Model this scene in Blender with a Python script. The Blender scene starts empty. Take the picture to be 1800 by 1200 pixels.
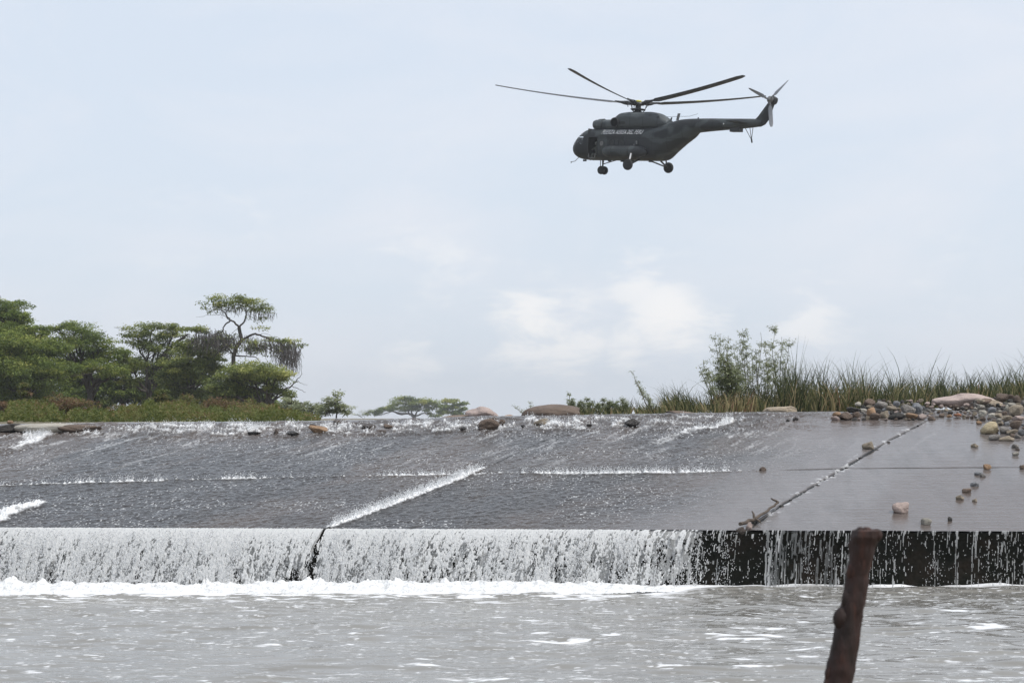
import bpy, math, random
import numpy as np
from mathutils import Vector, Matrix, noise as mnoise
rng = np.random.default_rng(7)
random.seed(7)
R = math.radians
scene = bpy.context.scene
COL = scene.collection
# ------------------------------------------------------------------ camera
F = 3500.0; TH = math.atan(135/3500.0); CT, ST = math.cos(TH), math.sin(TH)
D = 35.7                                   # distance of the weir's lip
def ray(px, py):
    a, b = px-900.0, 600.0-py
    return np.array([a, F*CT - b*ST, F*ST + b*CT])
_r = ray(900, 1028); H = -_r[2]/_r[1]*D     # eye height above the lower pool
def at(px, py, Y):
    r = ray(px, py); r = r*(Y/r[1]); r[2] += H
    return r
def atz(px, py, z):
    r = ray(px, py); r = r*((z-H)/r[2]); r[2] += H
    return r
def proj(p):
    p = np.asarray(p, float); x, y, z = p[..., 0], p[..., 1], p[..., 2]-H
    d = y*CT + z*ST
    return np.stack([900+F*x/d, 600-F*(-y*ST+z*CT)/d], -1)
def px2m(n, Y): return n*Y/F

# ------------------------------------------------------------------ numpy noise
def _h(ix, iy, iz, seed):
    h = (ix.astype(np.uint32)*np.uint32(374761393) + iy.astype(np.uint32)*np.uint32(668265263)
         + iz.astype(np.uint32)*np.uint32(2147483647) + np.uint32(seed*974711 & 0xffffffff))
    h = (h ^ (h >> np.uint32(13)))*np.uint32(1274126177)
    h = (h ^ (h >> np.uint32(16)))*np.uint32(2246822519)
    return ((h ^ (h >> np.uint32(15))) & np.uint32(0xffffff)).astype(np.float32)/np.float32(0xffffff)
def vn(x, y, seed=0):
    x = np.asarray(x, np.float64); y = np.asarray(y, np.float64)
    ix = np.floor(x).astype(np.int64); iy = np.floor(y).astype(np.int64)
    fx = x-ix; fy = y-iy
    fx = fx*fx*fx*(fx*(fx*6-15)+10); fy = fy*fy*fy*(fy*(fy*6-15)+10)
    z = np.zeros_like(ix)
    a = _h(ix, iy, z, seed); b = _h(ix+1, iy, z, seed); c = _h(ix, iy+1, z, seed); d = _h(ix+1, iy+1, z, seed)
    return (a*(1-fx)+b*fx)*(1-fy)+(c*(1-fx)+d*fx)*fy
def fbm(x, y, seed=0, o=4, g=0.5):
    s = 0; a = 1; t = 0
    c, q = math.cos(.6), math.sin(.6)
    for i in range(o):
        s = s+a*vn(x, y, seed+i*17); t += a; a *= g
        x, y = (x*c-y*q)*2.03+5.1, (x*q+y*c)*2.03+9.7
    return s/t
def worley(x, y, seed=0):
    ix = np.floor(x).astype(np.int64); iy = np.floor(y).astype(np.int64)
    z = np.zeros_like(ix); f1 = np.full(x.shape, 9.0); f2 = np.full(x.shape, 9.0)
    for i in (-1, 0, 1):
        for j in (-1, 0, 1):
            dx = ix+i+_h(ix+i, iy+j, z, seed)-x; dy = iy+j+_h(ix+i, iy+j, z, seed+1)-y
            d = np.sqrt(dx*dx+dy*dy)
            f2 = np.where(d < f1, f1, np.minimum(f2, d)); f1 = np.minimum(f1, d)
    return f1, f2
def sstep(a, b, x):
    t = np.clip((x-a)/(b-a), 0, 1); return t*t*(3-2*t)

# ------------------------------------------------------------------ mesh / object helpers
def mesh_np(name, V, Fq, mat=None, smooth=True, attrs=None):
    V = np.asarray(V, np.float32).reshape(-1, 3); Fq = np.asarray(Fq, np.int32)
    me = bpy.data.meshes.new(name); n = Fq.shape[1]
    me.vertices.add(len(V)); me.vertices.foreach_set('co', V.ravel())
    me.loops.add(Fq.size); me.loops.foreach_set('vertex_index', Fq.ravel())
    me.polygons.add(len(Fq)); me.polygons.foreach_set('loop_start', np.arange(0, Fq.size, n, dtype=np.int32))
    me.polygons.foreach_set('use_smooth', np.full(len(Fq), smooth))
    for k, a in (attrs or {}).items():
        at_ = me.attributes.new(k, 'FLOAT', 'POINT'); at_.data.foreach_set('value', np.asarray(a, np.float32).ravel())
    me.update(calc_edges=True)
    if mat: me.materials.append(mat)
    return me
def link(name, me, parent=None, loc=None):
    o = bpy.data.objects.new(name, me); COL.objects.link(o)
    if parent: o.parent = parent
    if loc is not None: o.location = loc
    return o
def tag(o, label=None, cat=None, group=None, kind=None):
    if label: o['label'] = label
    if cat: o['category'] = cat
    if group: o['group'] = group
    if kind: o['kind'] = kind
    return o
def empty(name, loc, label, cat, group=None):
    o = bpy.data.objects.new(name, None); COL.objects.link(o); o.location = loc; o.empty_display_size = .2
    return tag(o, label, cat, group)
def grid_faces(ny, nx, keep=None):
    i = np.arange(ny*nx).reshape(ny, nx)
    f = np.stack([i[:-1, :-1], i[:-1, 1:], i[1:, 1:], i[1:, :-1]], -1).reshape(-1, 4)
    if keep is not None: f = f[keep[:-1, :-1].ravel()]
    return f
def compact(V, Fq, attrs):
    u, inv = np.unique(Fq, return_inverse=True)
    return V[u], inv.reshape(Fq.shape), {k: a.ravel()[u] for k, a in attrs.items()}
class MB:
    """collects shapes that become ONE mesh"""
    def __init__(s): s.V = []; s.Q = []; s.n = 0
    def add(s, V, Q):
        V = np.asarray(V, float).reshape(-1, 3); s.V.append(V)
        for q in Q: s.Q.append(tuple(int(i)+s.n for i in q))
        s.n += len(V); return s
    def tube(s, P, r, k=8, cap=True):
        P = np.asarray(P, float); r = np.broadcast_to(np.asarray(r, float), (len(P),))
        T = np.gradient(P, axis=0); T /= np.linalg.norm(T, axis=1)[:, None]+1e-9
        up = np.array([0, 0, 1.]) if abs(T[0][2]) < .9 else np.array([1., 0, 0])
        V = []
        for i in range(len(P)):
            a = np.cross(T[i], up); a /= np.linalg.norm(a)+1e-9; b = np.cross(a, T[i]); up = b
            for j in range(k):
                t = 2*math.pi*j/k; V.append(P[i]+r[i]*(math.cos(t)*a+math.sin(t)*b))
        Q = [(i*k+j, i*k+(j+1) % k, (i+1)*k+(j+1) % k, (i+1)*k+j) for i in range(len(P)-1) for j in range(k)]
        if cap: Q += [tuple(range(k-1, -1, -1)), tuple((len(P)-1)*k+j for j in range(k))]
        return s.add(V, Q)
    def box(s, c, d, M=None):
        V = np.array([(x, y, z) for x in (-.5, .5) for y in (-.5, .5) for z in (-.5, .5)])*np.asarray(d, float)
        if M is not None: V = V @ np.array(M).T
        return s.add(V+np.asarray(c, float), [(0, 1, 3, 2), (4, 6, 7, 5), (0, 4, 5, 1), (2, 3, 7, 6), (0, 2, 6, 4), (1, 5, 7, 3)])
    def lathe(s, prof, c, axis, k=24):
        """prof: (r, along) pairs; axis: unit vector"""
        ax = np.asarray(axis, float); ax /= np.linalg.norm(ax)
        u = np.cross(ax, (0, 0, 1.) if abs(ax[2]) < .9 else (1., 0, 0)); u /= np.linalg.norm(u); w = np.cross(ax, u)
        V = [np.asarray(c)+ax*h+r*(math.cos(2*math.pi*j/k)*u+math.sin(2*math.pi*j/k)*w) for r, h in prof for j in range(k)]
        n = len(prof)
        Q = [(i*k+j, i*k+(j+1) % k, (i+1)*k+(j+1) % k, (i+1)*k+j) for i in range(n-1) for j in range(k)]
        Q += [tuple(range(k-1, -1, -1)), tuple((n-1)*k+j for j in range(k))]
        return s.add(V, Q)
    def mesh(s, name, mat, smooth=True, sharp=35):
        me = bpy.data.meshes.new(name)
        me.from_pydata([tuple(v) for v in np.concatenate(s.V)], [], s.Q); me.update()
        if mat: me.materials.append(mat)
        if smooth:
            me.polygons.foreach_set('use_smooth', np.ones(len(me.polygons), bool))
            me.set_sharp_from_angle(angle=R(sharp))
        return me
    def build(s, name, mat, parent=None, smooth=True, loc=None):
        return link(name, s.mesh(name, mat, smooth), parent, loc)

# ------------------------------------------------------------------ materials
class NT:
    def __init__(s, name):
        s.m = bpy.data.materials.new(name); s.m.use_nodes = True; s.t = s.m.node_tree
        s.b = s.t.nodes['Principled BSDF']; s.out = s.t.nodes['Material Output']
    def n(s, typ, ins=None, **kw):
        nd = s.t.nodes.new(typ)
        for k, v in kw.items(): setattr(nd, k, v)
        for k, v in (ins or {}).items(): s.set(nd, k, v)
        return nd
    def set(s, nd, k, v):
        i = nd.inputs[k]
        if isinstance(v, bpy.types.NodeSocket): s.t.links.new(v, i)
        elif isinstance(v, tuple) and len(v) == 3 and i.type == 'RGBA': i.default_value = (*v, 1)
        else: i.default_value = v
    def P(s, **kw):
        for k, v in kw.items(): s.set(s.b, k.replace('_', ' '), v)
        return s.m
    def coord(s, which='Object', scale=(1, 1, 1)):
        c = s.n('ShaderNodeTexCoord'); m = s.n('ShaderNodeMapping', {'Vector': c.outputs[which]}); m.inputs['Scale'].default_value = scale
        return m.outputs[0]
    def noise(s, vec, scale, detail=4, rough=.55):
        return s.n('ShaderNodeTexNoise', {'Vector': vec, 'Scale': scale, 'Detail': detail, 'Roughness': rough}).outputs['Fac']
    def ramp(s, f, stops):
        r = s.n('ShaderNodeValToRGB', {'Fac': f}); e = r.color_ramp.elements
        while len(e) < len(stops): e.new(.5)
        for x, (p, c) in zip(e, stops): x.position = p; x.color = (*c, 1) if isinstance(c, tuple) else (c, c, c, 1)
        return r.outputs['Color']
    def mix(s, f, a, b, typ='MIX'):
        m = s.n('ShaderNodeMix', data_type='RGBA', blend_type=typ)
        for i, v in ((0, f), (6, a), (7, b)):
            if isinstance(v, bpy.types.NodeSocket): s.t.links.new(v, m.inputs[i])
            elif isinstance(v, tuple): m.inputs[i].default_value = (*v, 1)
            else: m.inputs[i].default_value = v
        return m.outputs[2]
    def math(s, op, a, b=0.0, clamp=False):
        m = s.n('ShaderNodeMath', operation=op); m.use_clamp = clamp; s.set(m, 0, a); s.set(m, 1, b); return m.outputs[0]
    def attr(s, name): return s.n('ShaderNodeAttribute', attribute_name=name)
    def bump(s, h, strength, dist, normal=None):
        b = s.n('ShaderNodeBump', {'Height': h, 'Strength': strength, 'Distance': dist})
        if normal is not None: s.set(b, 'Normal', normal)
        return b.outputs[0]
def simple(name, col, rough=.6, var=.25, scale=6, bump=0, metal=0.0, spec=.5):
    t = NT(name); v = t.coord('Object'); f = t.noise(v, scale, 5)
    c = t.ramp(f, [(.3, tuple(x*(1-var) for x in col)), (.7, tuple(min(1, x*(1+var)) for x in col))])
    t.P(Base_Color=c, Roughness=rough, Metallic=metal); t.b.inputs['Specular IOR Level'].default_value = spec
    if bump: t.P(Normal=t.bump(t.noise(v, scale*3, 5), bump, .02))
    return t.m
def tinted(name, stops, rough=.6, bump=0, sub=0.0):
    """colour picked by the per-point attribute 'tint' (leaf-to-leaf variety, plus light and shade tinted into tree crowns)"""
    t = NT(name); t.P(Base_Color=t.ramp(t.attr('tint').outputs['Fac'], stops), Roughness=rough)
    t.b.inputs['Specular IOR Level'].default_value = .25
    if sub:
        tr = t.n('ShaderNodeBsdfTranslucent', {'Color': t.ramp(t.attr('tint').outputs['Fac'], [(p, tuple(min(1, x*1.5) for x in c)) for p, c in stops])})
        mx = t.n('ShaderNodeMixShader', {0: sub, 1: t.b.outputs[0], 2: tr.outputs[0]})
        t.t.links.new(mx.outputs[0], t.out.inputs['Surface'])
    return t.m

# ------------------------------------------------------------------ sun, sky, camera
SUN_EL, SUN_AZ = R(58), R(112)      # azimuth measured from +Y towards +X
sd = Vector((math.sin(SUN_AZ)*math.cos(SUN_EL), math.cos(SUN_AZ)*math.cos(SUN_EL), math.sin(SUN_EL)))
L = bpy.data.lights.new('sun', 'SUN'); L.energy = 3.0; L.angle = R(1.5); L.color = (1, .96, .9)
lo = bpy.data.objects.new('sun', L); COL.objects.link(lo); lo.rotation_euler = (-sd).to_track_quat('-Z', 'Y').to_euler(); lo.location = (0, 0, 200)
W = bpy.data.worlds.new('World'); scene.world = W; W.use_nodes = True
wt = W.node_tree; bg = wt.nodes['Background']
sky = wt.nodes.new('ShaderNodeTexSky'); sky.sky_type = 'NISHITA'; sky.sun_disc = False
sky.sun_elevation = SUN_EL; sky.sun_rotation = SUN_AZ; sky.dust_density = 2.0; sky.air_density = 1.0; sky.ozone_density = 1.5
tc = wt.nodes.new('ShaderNodeTexCoord')
def wn(typ, ins=None, **kw):
    nd = wt.nodes.new(typ)
    for k, v in kw.items(): setattr(nd, k, v)
    for k, v in (ins or {}).items():
        if isinstance(v, bpy.types.NodeSocket): wt.links.new(v, nd.inputs[k])
        else: nd.inputs[k].default_value = v
    return nd
def wmath(op, a, b=0.0, clamp=False):
    m = wn('ShaderNodeMath', {0: a, 1: b}, operation=op); m.use_clamp = clamp; return m.outputs[0]
def wmix(f, a, b):
    m = wt.nodes.new('ShaderNodeMix'); m.data_type = 'RGBA'
    for i, v in ((0, f), (6, a), (7, b)):
        if isinstance(v, bpy.types.NodeSocket): wt.links.new(v, m.inputs[i])
        else: m.inputs[i].default_value = v if not isinstance(v, tuple) else (*v, 1)
    return m.outputs[2]
mp = wn('ShaderNodeMapping', {'Vector': tc.outputs['Generated']}); mp.inputs['Scale'].default_value = (1, 1, 2.6)
n1 = wn('ShaderNodeTexNoise', {'Vector': mp.outputs[0], 'Scale': 7.0, 'Detail': 6.0, 'Roughness': .55, 'Distortion': .4}).outputs['Fac']
n2 = wn('ShaderNodeTexNoise', {'Vector': mp.outputs[0], 'Scale': 21.0, 'Detail': 7.0, 'Roughness': .62, 'Distortion': .3}).outputs['Fac']
sep = wn('ShaderNodeSeparateXYZ', {'Vector': tc.outputs['Generated']})
veil = wn('ShaderNodeMapRange', {'Value': n1, 'From Min': .4, 'From Max': .7, 'To Min': 0, 'To Max': 1}).outputs[0]
base = wmix(.8, sky.outputs[0], (8.25, 9.1, 10.3))
c1 = wmix(wmath('MULTIPLY', veil, .45), base, (8.9, 8.95, 9.5))
# the bright broken cumulus low in the sky
def blob(px, py, rad):
    d = Vector(ray(px, py)).normalized()
    dp = wn('ShaderNodeVectorMath', {0: tc.outputs['Generated'], 1: tuple(d)}, operation='DISTANCE').outputs['Value']
    return wn('ShaderNodeMapRange', {'Value': dp, 'From Min': 0., 'From Max': rad*1.7/F, 'To Min': 1., 'To Max': 0.}, interpolation_type='SMOOTHSTEP').outputs[0]
acc = None
for px, py, rad, wgt in ((1130, 500, 80, .75), (1175, 560, 95, 1.0), (1260, 545, 70, .6), (1110, 610, 80, .8), (930, 570, 100, .95), (1010, 590, 90, .9),
                         (740, 610, 80, .6), (800, 500, 110, .5), (700, 430, 120, .4), (1420, 570, 110, .65), (420, 400, 170, .35), (730, 270, 80, .3), (860, 640, 90, .4), (1650, 490, 130, .35)):
    b = wmath('MULTIPLY', blob(px, py, rad), wgt)
    acc = b if acc is None else wmath('MAXIMUM', acc, b)
cl = wn('ShaderNodeMapRange', {'Value': wmath('ADD', wmath('MULTIPLY', acc, .36), n2), 'From Min': .60, 'From Max': .86, 'To Min': 0, 'To Max': 1}, interpolation_type='SMOOTHSTEP').outputs[0]
cl = wmath('MULTIPLY', cl, wmath('MULTIPLY', acc, .82, True))
c2 = wmix(cl, c1, (10.6, 10.4, 10.2))
wt.links.new(c2, bg.inputs['Color']); bg.inputs['Strength'].default_value = .1
cam = bpy.data.cameras.new('camera'); co = bpy.data.objects.new('camera', cam); COL.objects.link(co)
cam.sensor_width = 36; cam.lens = 70; cam.clip_end = 9000; cam.clip_start = .1
co.location = (0, 0, H); co.rotation_euler = (math.pi/2+TH, 0, 0)
cam.dof.use_dof = True; cam.dof.focus_distance = 55; cam.dof.aperture_fstop = 10
scene.camera = co
vs = scene.view_settings; vs.view_transform = 'Standard'; vs.look = 'None'; vs.exposure = 0; vs.gamma = 1
scene.cycles.use_denoising = True
scene.cycles.max_bounces = 6
# ================================================================== WEIR: lip, crest and the sloping apron between them
YC = D+10.7
_px = np.array([-900, 0, 100, 200, 400, 550, 650, 750, 830, 1000, 1100, 1250, 1480, 1800, 2700])
_sky = np.array([748, 746, 744.5, 743, 741.5, 740, 738, 735, 732, 730, 728, 725, 723, 721, 719])
_cx = np.array([at(a, b, YC)[0] for a, b in zip(_px, _sky)]); _cz = np.array([at(a, b, YC)[2] for a, b in zip(_px, _sky)])
_la, _lb = at(0, 927, D), at(1800, 933, D)
def zlip(x): return _la[2]+(np.asarray(x)-_la[0])/(_lb[0]-_la[0])*(_lb[2]-_la[2])
def zcrest(x): return np.interp(x, _cx, _cz)
def slab_z(x, y):
    t = np.clip((np.asarray(y)-D)/(YC-D), 0, 1)
    return zlip(x)+(zcrest(x)-zlip(x))*t
def slab_pt(px, py):
    a, b = D-.5, YC+.8
    for _ in range(40):
        m = (a+b)/2; p = at(px, py, m)
        if p[2] > slab_z(p[0], m): a = m
        else: b = m
    return at(px, py, m)
FL = np.array([-.52, -1.0]); FL /= np.linalg.norm(FL)          # the way the water runs down the apron
def poly(pts): return np.array([slab_pt(*p)[:2] for p in pts])
def dpoly(X, Y, P):
    """distance to a polyline and position along it (0..1)"""
    best = np.full(X.shape, 1e9); par = np.zeros(X.shape); n = len(P)-1
    for i in range(n):
        a, b = P[i], P[i+1]; d = b-a; t = np.clip(((X-a[0])*d[0]+(Y-a[1])*d[1])/(d@d), 0, 1)
        q = np.hypot(X-a[0]-t*d[0], Y-a[1]-t*d[1]); m = q < best
        best = np.where(m, q, best); par = np.where(m, (i+t)/n, par)
    return best, par
MIDpx = [(-60, 856), (0, 853), (250, 846), (430, 840), (640, 836), (860, 832), (1100, 831), (1345, 827), (1500, 823), (1800, 821), (1900, 820)]
MID = poly(MIDpx)
J1 = poly([(575, 929), (600, 918), (700, 880), (800, 842), (870, 815)])
J1b = poly([(870, 815), (930, 786), (1000, 757), (1050, 742)])
J2 = poly([(1303, 933), (1372, 888), (1430, 853), (1490, 818), (1560, 775), (1628, 740)])
J0 = poly([(-40, 925), (0, 908), (48, 886)])
J1x = J1[0][0]

# water running over the apron: a fine sheet with ripples, broken foam, splashes
xs = np.arange(-13.4, 13.4, .0175); ys = np.concatenate([np.arange(D-.02, D+5.5, .019), np.arange(D+5.5, YC+1.6, .024)])
X, Y = np.meshgrid(xs, ys); T = (Y-D)/(YC-D)
Z = slab_z(X, Y)
c_ = X*(-FL[1])+Y*FL[0]; s_ = -(X*FL[0]+Y*FL[1])               # across / up the flow
PX = proj(np.stack([X, Y, Z], -1))[..., 0]
c2 = (J2[2][0])*(-FL[1])+J2[2][1]*FL[0]
calm = sstep(c2-3.2, c2-.1, c_+.9*(fbm(s_*.4, c_*.8, 3)-.5))
calm = np.maximum(calm, sstep(1290, 1420, PX)*sstep(.45, .7, T)*(1-sstep(.9, .97, T)))
turb = 1-.86*calm
rip = fbm(c_*11, s_*7.5, 11, 3)-.5
rip2 = fbm(c_*26, s_*19, 15, 2)-.5
roll = fbm(c_*1.6, s_*.7, 19, 3)-.5
crest = sstep(.70, .93, T)*(1-.75*sstep(1280, 1480, PX))
Z = Z+turb*(1-.45*crest)*(.026*rip+.009*rip2)+.055*roll*(.12+turb*.4)
boil = fbm(X*1.7, Y*2.2, 23, 4)-.5
Z = Z+crest*(1-sstep(.985, 1.0, T))*(.15*boil+.035*rip)
sheet = fbm(X*.9, Y*14, 31, 2)-.5                                # thin shallow wave fronts on the calm side
Z = Z+calm*(1-crest)*.004*sheet
foam = np.zeros_like(X); lift = np.zeros_like(X)
XW_ = X+.55*(fbm(X*1.1, Y*.9, 33, 3)-.5)+.22*(fbm(X*4, Y*3, 35, 3)-.5); YW_ = Y+.7*(fbm(X*.9, Y*.9, 37, 3)-.5)+.3*(fbm(X*4, Y*3, 39, 3)-.5)
nb = .45*fbm(X*13, Y*7, 41, 3)+.75*(fbm(X*34, Y*13, 42, 2)-.17); nb2 = fbm(X*4, Y*3, 43, 3)
d, par = dpoly(X, Y, MID)
mi = np.interp(PX, [0, 60, 120, 280, 300, 420, 470, 560, 640, 690, 830, 880, 930, 960, 1230, 1300, 1345, 1352], [.62, .6, .74, .76, .5, .8, .7, .52, .55, .76, .84, .58, .6, .95, .95, .6, .4, 0])
w = .03+.11*mi
f = mi*np.exp(-(d/w)**2)*(.1+1.5*nb); foam = np.maximum(foam, sstep(.42, .74, f)); lift += .065*mi*np.exp(-(d/(.8*w))**2)*np.clip(nb-.42, 0, 1)*2.5
d, par = dpoly(X, Y, J1); ji = np.interp(par, [0, .1, .25, .8, 1], [.55, .7, 1, 1, .35]); w = np.interp(par, [0, .5, .8, 1], [.12, .15, .13, .05])
f = ji*np.exp(-(d/w)**2)*(.3+1.2*nb); foam = np.maximum(foam, sstep(.34, .66, f)); lift += .07*ji*np.exp(-(d/(.8*w))**2)*(nb-.1)*1.5
d, par = dpoly(XW_, YW_, J0); f = np.exp(-(d/.26)**2)*(.1+.9*nb2+.8*nb); foam = np.maximum(foam, sstep(.34, .75, f)); lift += .16*np.exp(-(d/.22)**2)*(nb-.1)
for (a, b, ww, k) in (((1125, 779), (1285, 742), 0.28, 0.95), ((1190, 765), (1300, 738), 0.38, 0.58), ((600, 784), (735, 745), 0.20, 0.54), ((470, 800), (560, 770), 0.12, 0.40), ((140, 792), (330, 764), 0.15, 0.50),
                      ((210, 805), (420, 765), 0.12, 0.43), ((300, 770), (380, 752), 0.38, 0.58), ((860, 775), (1010, 738), 0.38, 0.58), ((690, 790), (800, 760), 0.10, 0.43), ((20, 790), (75, 757), 0.44, 1.10), ((0, 790), (60, 770), 0.38, 0.58),
                      ((560, 765), (680, 748), 0.31, 0.58), ((380, 768), (520, 752), 0.31, 0.54), ((780, 762), (870, 750), 0.20, 0.50), ((150, 762), (300, 752), 0.31, 0.50), ((930, 742), (1100, 738), 0.22, 0.50), ((240, 752), (260, 748), 0.50, 0.58),
                      ((1300, 742), (1390, 735), 0.25, 0.50), ((340, 820), (420, 806), 0.07, 0.32), ((640, 810), (760, 786), 0.07, 0.32), ((960, 800), (1130, 772), 0.09, 0.36), ((100, 872), (200, 852), 0.06, 0.29), ((80, 830), (260, 800), 0.09, 0.36)):
    d, par = dpoly(XW_, YW_, poly([b, a])); env = np.exp(-(d/ww)**2)
    st = .35*fbm(c_*8, s_*3.0, 47, 4)+.65*nb
    f = k*env*(.3+1.35*st)*(1-.55*par); foam = np.maximum(foam, .85*sstep(.46, .86, f*(.75+.6*nb2))); lift += .06*k*env*(st-.3)
rap = .6*fbm(X*3.2+.8*fbm(X*2, Y*2, 52, 2), Y*3.6, 53, 5)+.4*nb
rk = np.interp(PX, [0, 100, 400, 700, 1000, 1300, 1420, 1480], [.9, .9, 1, 1, 1.0, .9, .45, 0])
g = sstep(.76, .86, T)*(1-sstep(.955, .995, T))*rk
foam = np.maximum(foam, .9*sstep(.50, .68, rap*g)); lift += .05*g*sstep(.5, .65, rap)
stre = fbm(c_*6+.8*fbm(X*1.3, Y*1.3, 58, 2), s_*.7, 59, 4); g2 = sstep(.35, .75, T)*(1-sstep(.86, .95, T))*turb
foam = np.maximum(foam, .38*sstep(.56, .76, .7*stre+.3*nb)*g2)
spk = fbm(X*38, Y*15, 61, 2); foam = np.maximum(foam, .45*sstep(.71, .84, spk+.05*(fbm(X*.8, Y*.8, 67, 3)-.5))*np.clip(turb-.1, 0, 1)*sstep(.0, .3, turb)*(.25+1.1*sstep(.36, .62, fbm(X*.55, Y*1.3, 69, 4))))
Z = Z+lift
foam = np.clip(foam*(.62+.75*(fbm(X*40, Y*16, 68, 2)-.15)), 0, 1)
crack = np.zeros_like(X)
d, par = dpoly(X, Y, J2); wv = .034*(.1+1.7*fbm(s_*2.4, c_*.2, 71, 4)); d = d+.05*(fbm(s_*3, c_*.1, 73, 2)-.5)
k2 = sstep(wv*1.25, wv*.75, d); crack = np.maximum(crack, k2); Z = Z-.03*k2
fw = sstep(.60, .78, fbm(s_*7, c_*9, 75, 3))*np.exp(-((d-.05)/.09)**2); foam = np.maximum(foam, fw*.4)
d, par = dpoly(X, Y, MID); wv = .03*(.4+1.1*fbm(X*2.2, Y*.1, 77, 4)); k2 = sstep(wv*1.3, wv*.7, d)*sstep(1352, 1400, PX)*(.55+.45*vn(X*3, Y*0, 5)); crack = np.maximum(crack, k2); Z = Z-.015*k2
d, par = dpoly(X, Y, J1b); wv = .035*(.2+1.2*fbm(s_*3, c_*.1, 79, 3)); k2 = .7*sstep(wv*1.3, wv*.6, d)*(1-foam); crack = np.maximum(crack, k2)
stain = sstep(.36, .66, fbm(c_*.5+.5*fbm(X, Y, 82, 2), s_*.16, 83, 4))
m = NT('running_water'); aF = m.attr('foam').outputs['Fac']; aC = m.attr('crack').outputs['Fac']; aT = m.attr('calm').outputs['Fac']; aS = m.attr('stain').outputs['Fac']
v = m.coord('Object'); nz = m.noise(v, 3.0, 6); nf = m.noise(m.coord('Object', (1, .45, 1)), 30, 4)
c = m.mix(aS, (.028, .026, .025), (.066, .050, .040)); c = m.mix(aT, c, (.155, .138, .132)); c = m.mix(m.math('MULTIPLY', nz, .35), c, (.040, .036, .034)); fz = m.n('ShaderNodeMapping', {'Vector': m.coord('Object')}); fz.inputs['Rotation'].default_value = (0, 0, R(-27.5)); fz.inputs['Scale'].default_value = (1.6, .22, 1); c = m.mix(m.math('MULTIPLY', m.n('ShaderNodeMapRange', {'Value': m.noise(fz.outputs[0], 1.3, 7, .62), 'From Min': .48, 'From Max': .68}).outputs[0], .45), c, (.05, .042, .034))
c = m.mix(m.math('MULTIPLY', aS, m.math('MULTIPLY', aT, .55)), c, (.085, .062, .050)); c = m.mix(aC, c, (.008, .0075, .007)); c = m.mix(aF, c, (.86, .87, .88))
rg = m.math('ADD', m.math('MULTIPLY', aF, .5), m.math('MULTIPLY', aC, .4)); 
m.P(Base_Color=c, Roughness=m.math('ADD', .10, rg), IOR=m.math('ADD', 1.22, m.math('MULTIPLY', aT, .12)), Normal=m.bump(nf, .55, .012))
mRun = m.m
V = np.stack([X, Y, Z], -1)
tag(link('spillway_water', mesh_np('spillway_water', V, grid_faces(*X.shape), mRun, True, dict(foam=foam, crack=crack, calm=np.maximum(calm, .55*crest), stain=stain))), kind='structure')
FOAM_SRC = (X, Y, Z, foam, PX, T)

# upstream river behind the crest (one level sheet, hardly seen)
x2 = np.linspace(-90, 90, 181); y2 = np.concatenate([[YC+1.57], np.linspace(YC+2, 62, 40)]); X2, Y2 = np.meshgrid(x2, y2)
q = sstep(YC+1.5, YC+6, Y2); Z2 = (zcrest(X2)-.012)*(1-q)+q*np.minimum(zcrest(X2)-.02, 2.92)+.02*(fbm(X2*2, Y2*2, 91)-.5)*sstep(YC+1.6, YC+3, Y2)
m = NT('river_water'); m.P(Base_Color=(.12, .105, .085, 1), Roughness=.12, IOR=1.33, Normal=m.bump(m.noise(m.coord('Object'), 4, 4), .4, .03)); mRiver = m.m
tag(link('upstream_water', mesh_np('upstream_water', np.stack([X2, Y2, Z2], -1), grid_faces(*X2.shape), mRiver)), kind='structure')

# the weir itself: concrete apron under the water and the dark drop wall
weir = empty('weir', (0, D, 0), 'broad concrete weir with water running over its sloping apron', 'weir')
m = NT('wet_concrete'); v = m.coord('Object'); c = m.ramp(m.noise(v, 2, 6), [(.3, (.07, .065, .06)), (.7, (.15, .14, .125))]); m.P(Base_Color=c, Roughness=.45, Normal=m.bump(m.noise(v, 20, 4), .3, .02)); mConc = m.m
x3 = np.linspace(-40, 40, 161); y3 = np.linspace(D+.06, YC+1.5, 24); X3, Y3 = np.meshgrid(x3, y3); Z3 = slab_z(X3, Y3)-.16
ap = mesh_np('apron', np.stack([X3, Y3-D, Z3], -1), grid_faces(*X3.shape), mConc); link('apron', ap, weir)
xw = np.linspace(-14, 14, 900); zw = np.linspace(0, 1, 70); XW, ZW = np.meshgrid(xw, zw)
top = zlip(XW)-.035; ZZ = -.7+(top+.7)*ZW
YW = .10-.10*ZW**6+.10*(fbm(XW*.9, ZZ*1.3, 101, 5)-.5)+.05*(fbm(XW*6, ZZ*5, 103, 4)-.5)
YW = YW*(1-sstep(.93, 1, ZW))+.012*sstep(.93, 1, ZW)
m = NT('mossy_wall'); v = m.coord('Object'); c = m.ramp(m.noise(v, 1.6, 8, .65), [(.3, (.005, .007, .0045)), (.5, (.010, .010, .007)), (.72, (.024, .017, .012))])
m.P(Base_Color=c, Roughness=.32, Normal=m.bump(m.noise(v, 14, 6), .7, .05)); m.b.inputs['Specular IOR Level'].default_value = .07; mWall = m.m
link('drop_wall', mesh_np('drop_wall', np.stack([XW, YW, ZZ], -1), grid_faces(*XW.shape), mWall), weir)
for sx in (-1, 1): MB().box((sx*27, .35, .1), (25.9, .5, 1.55)).build('wing_wall', mConc, weir)

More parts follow.
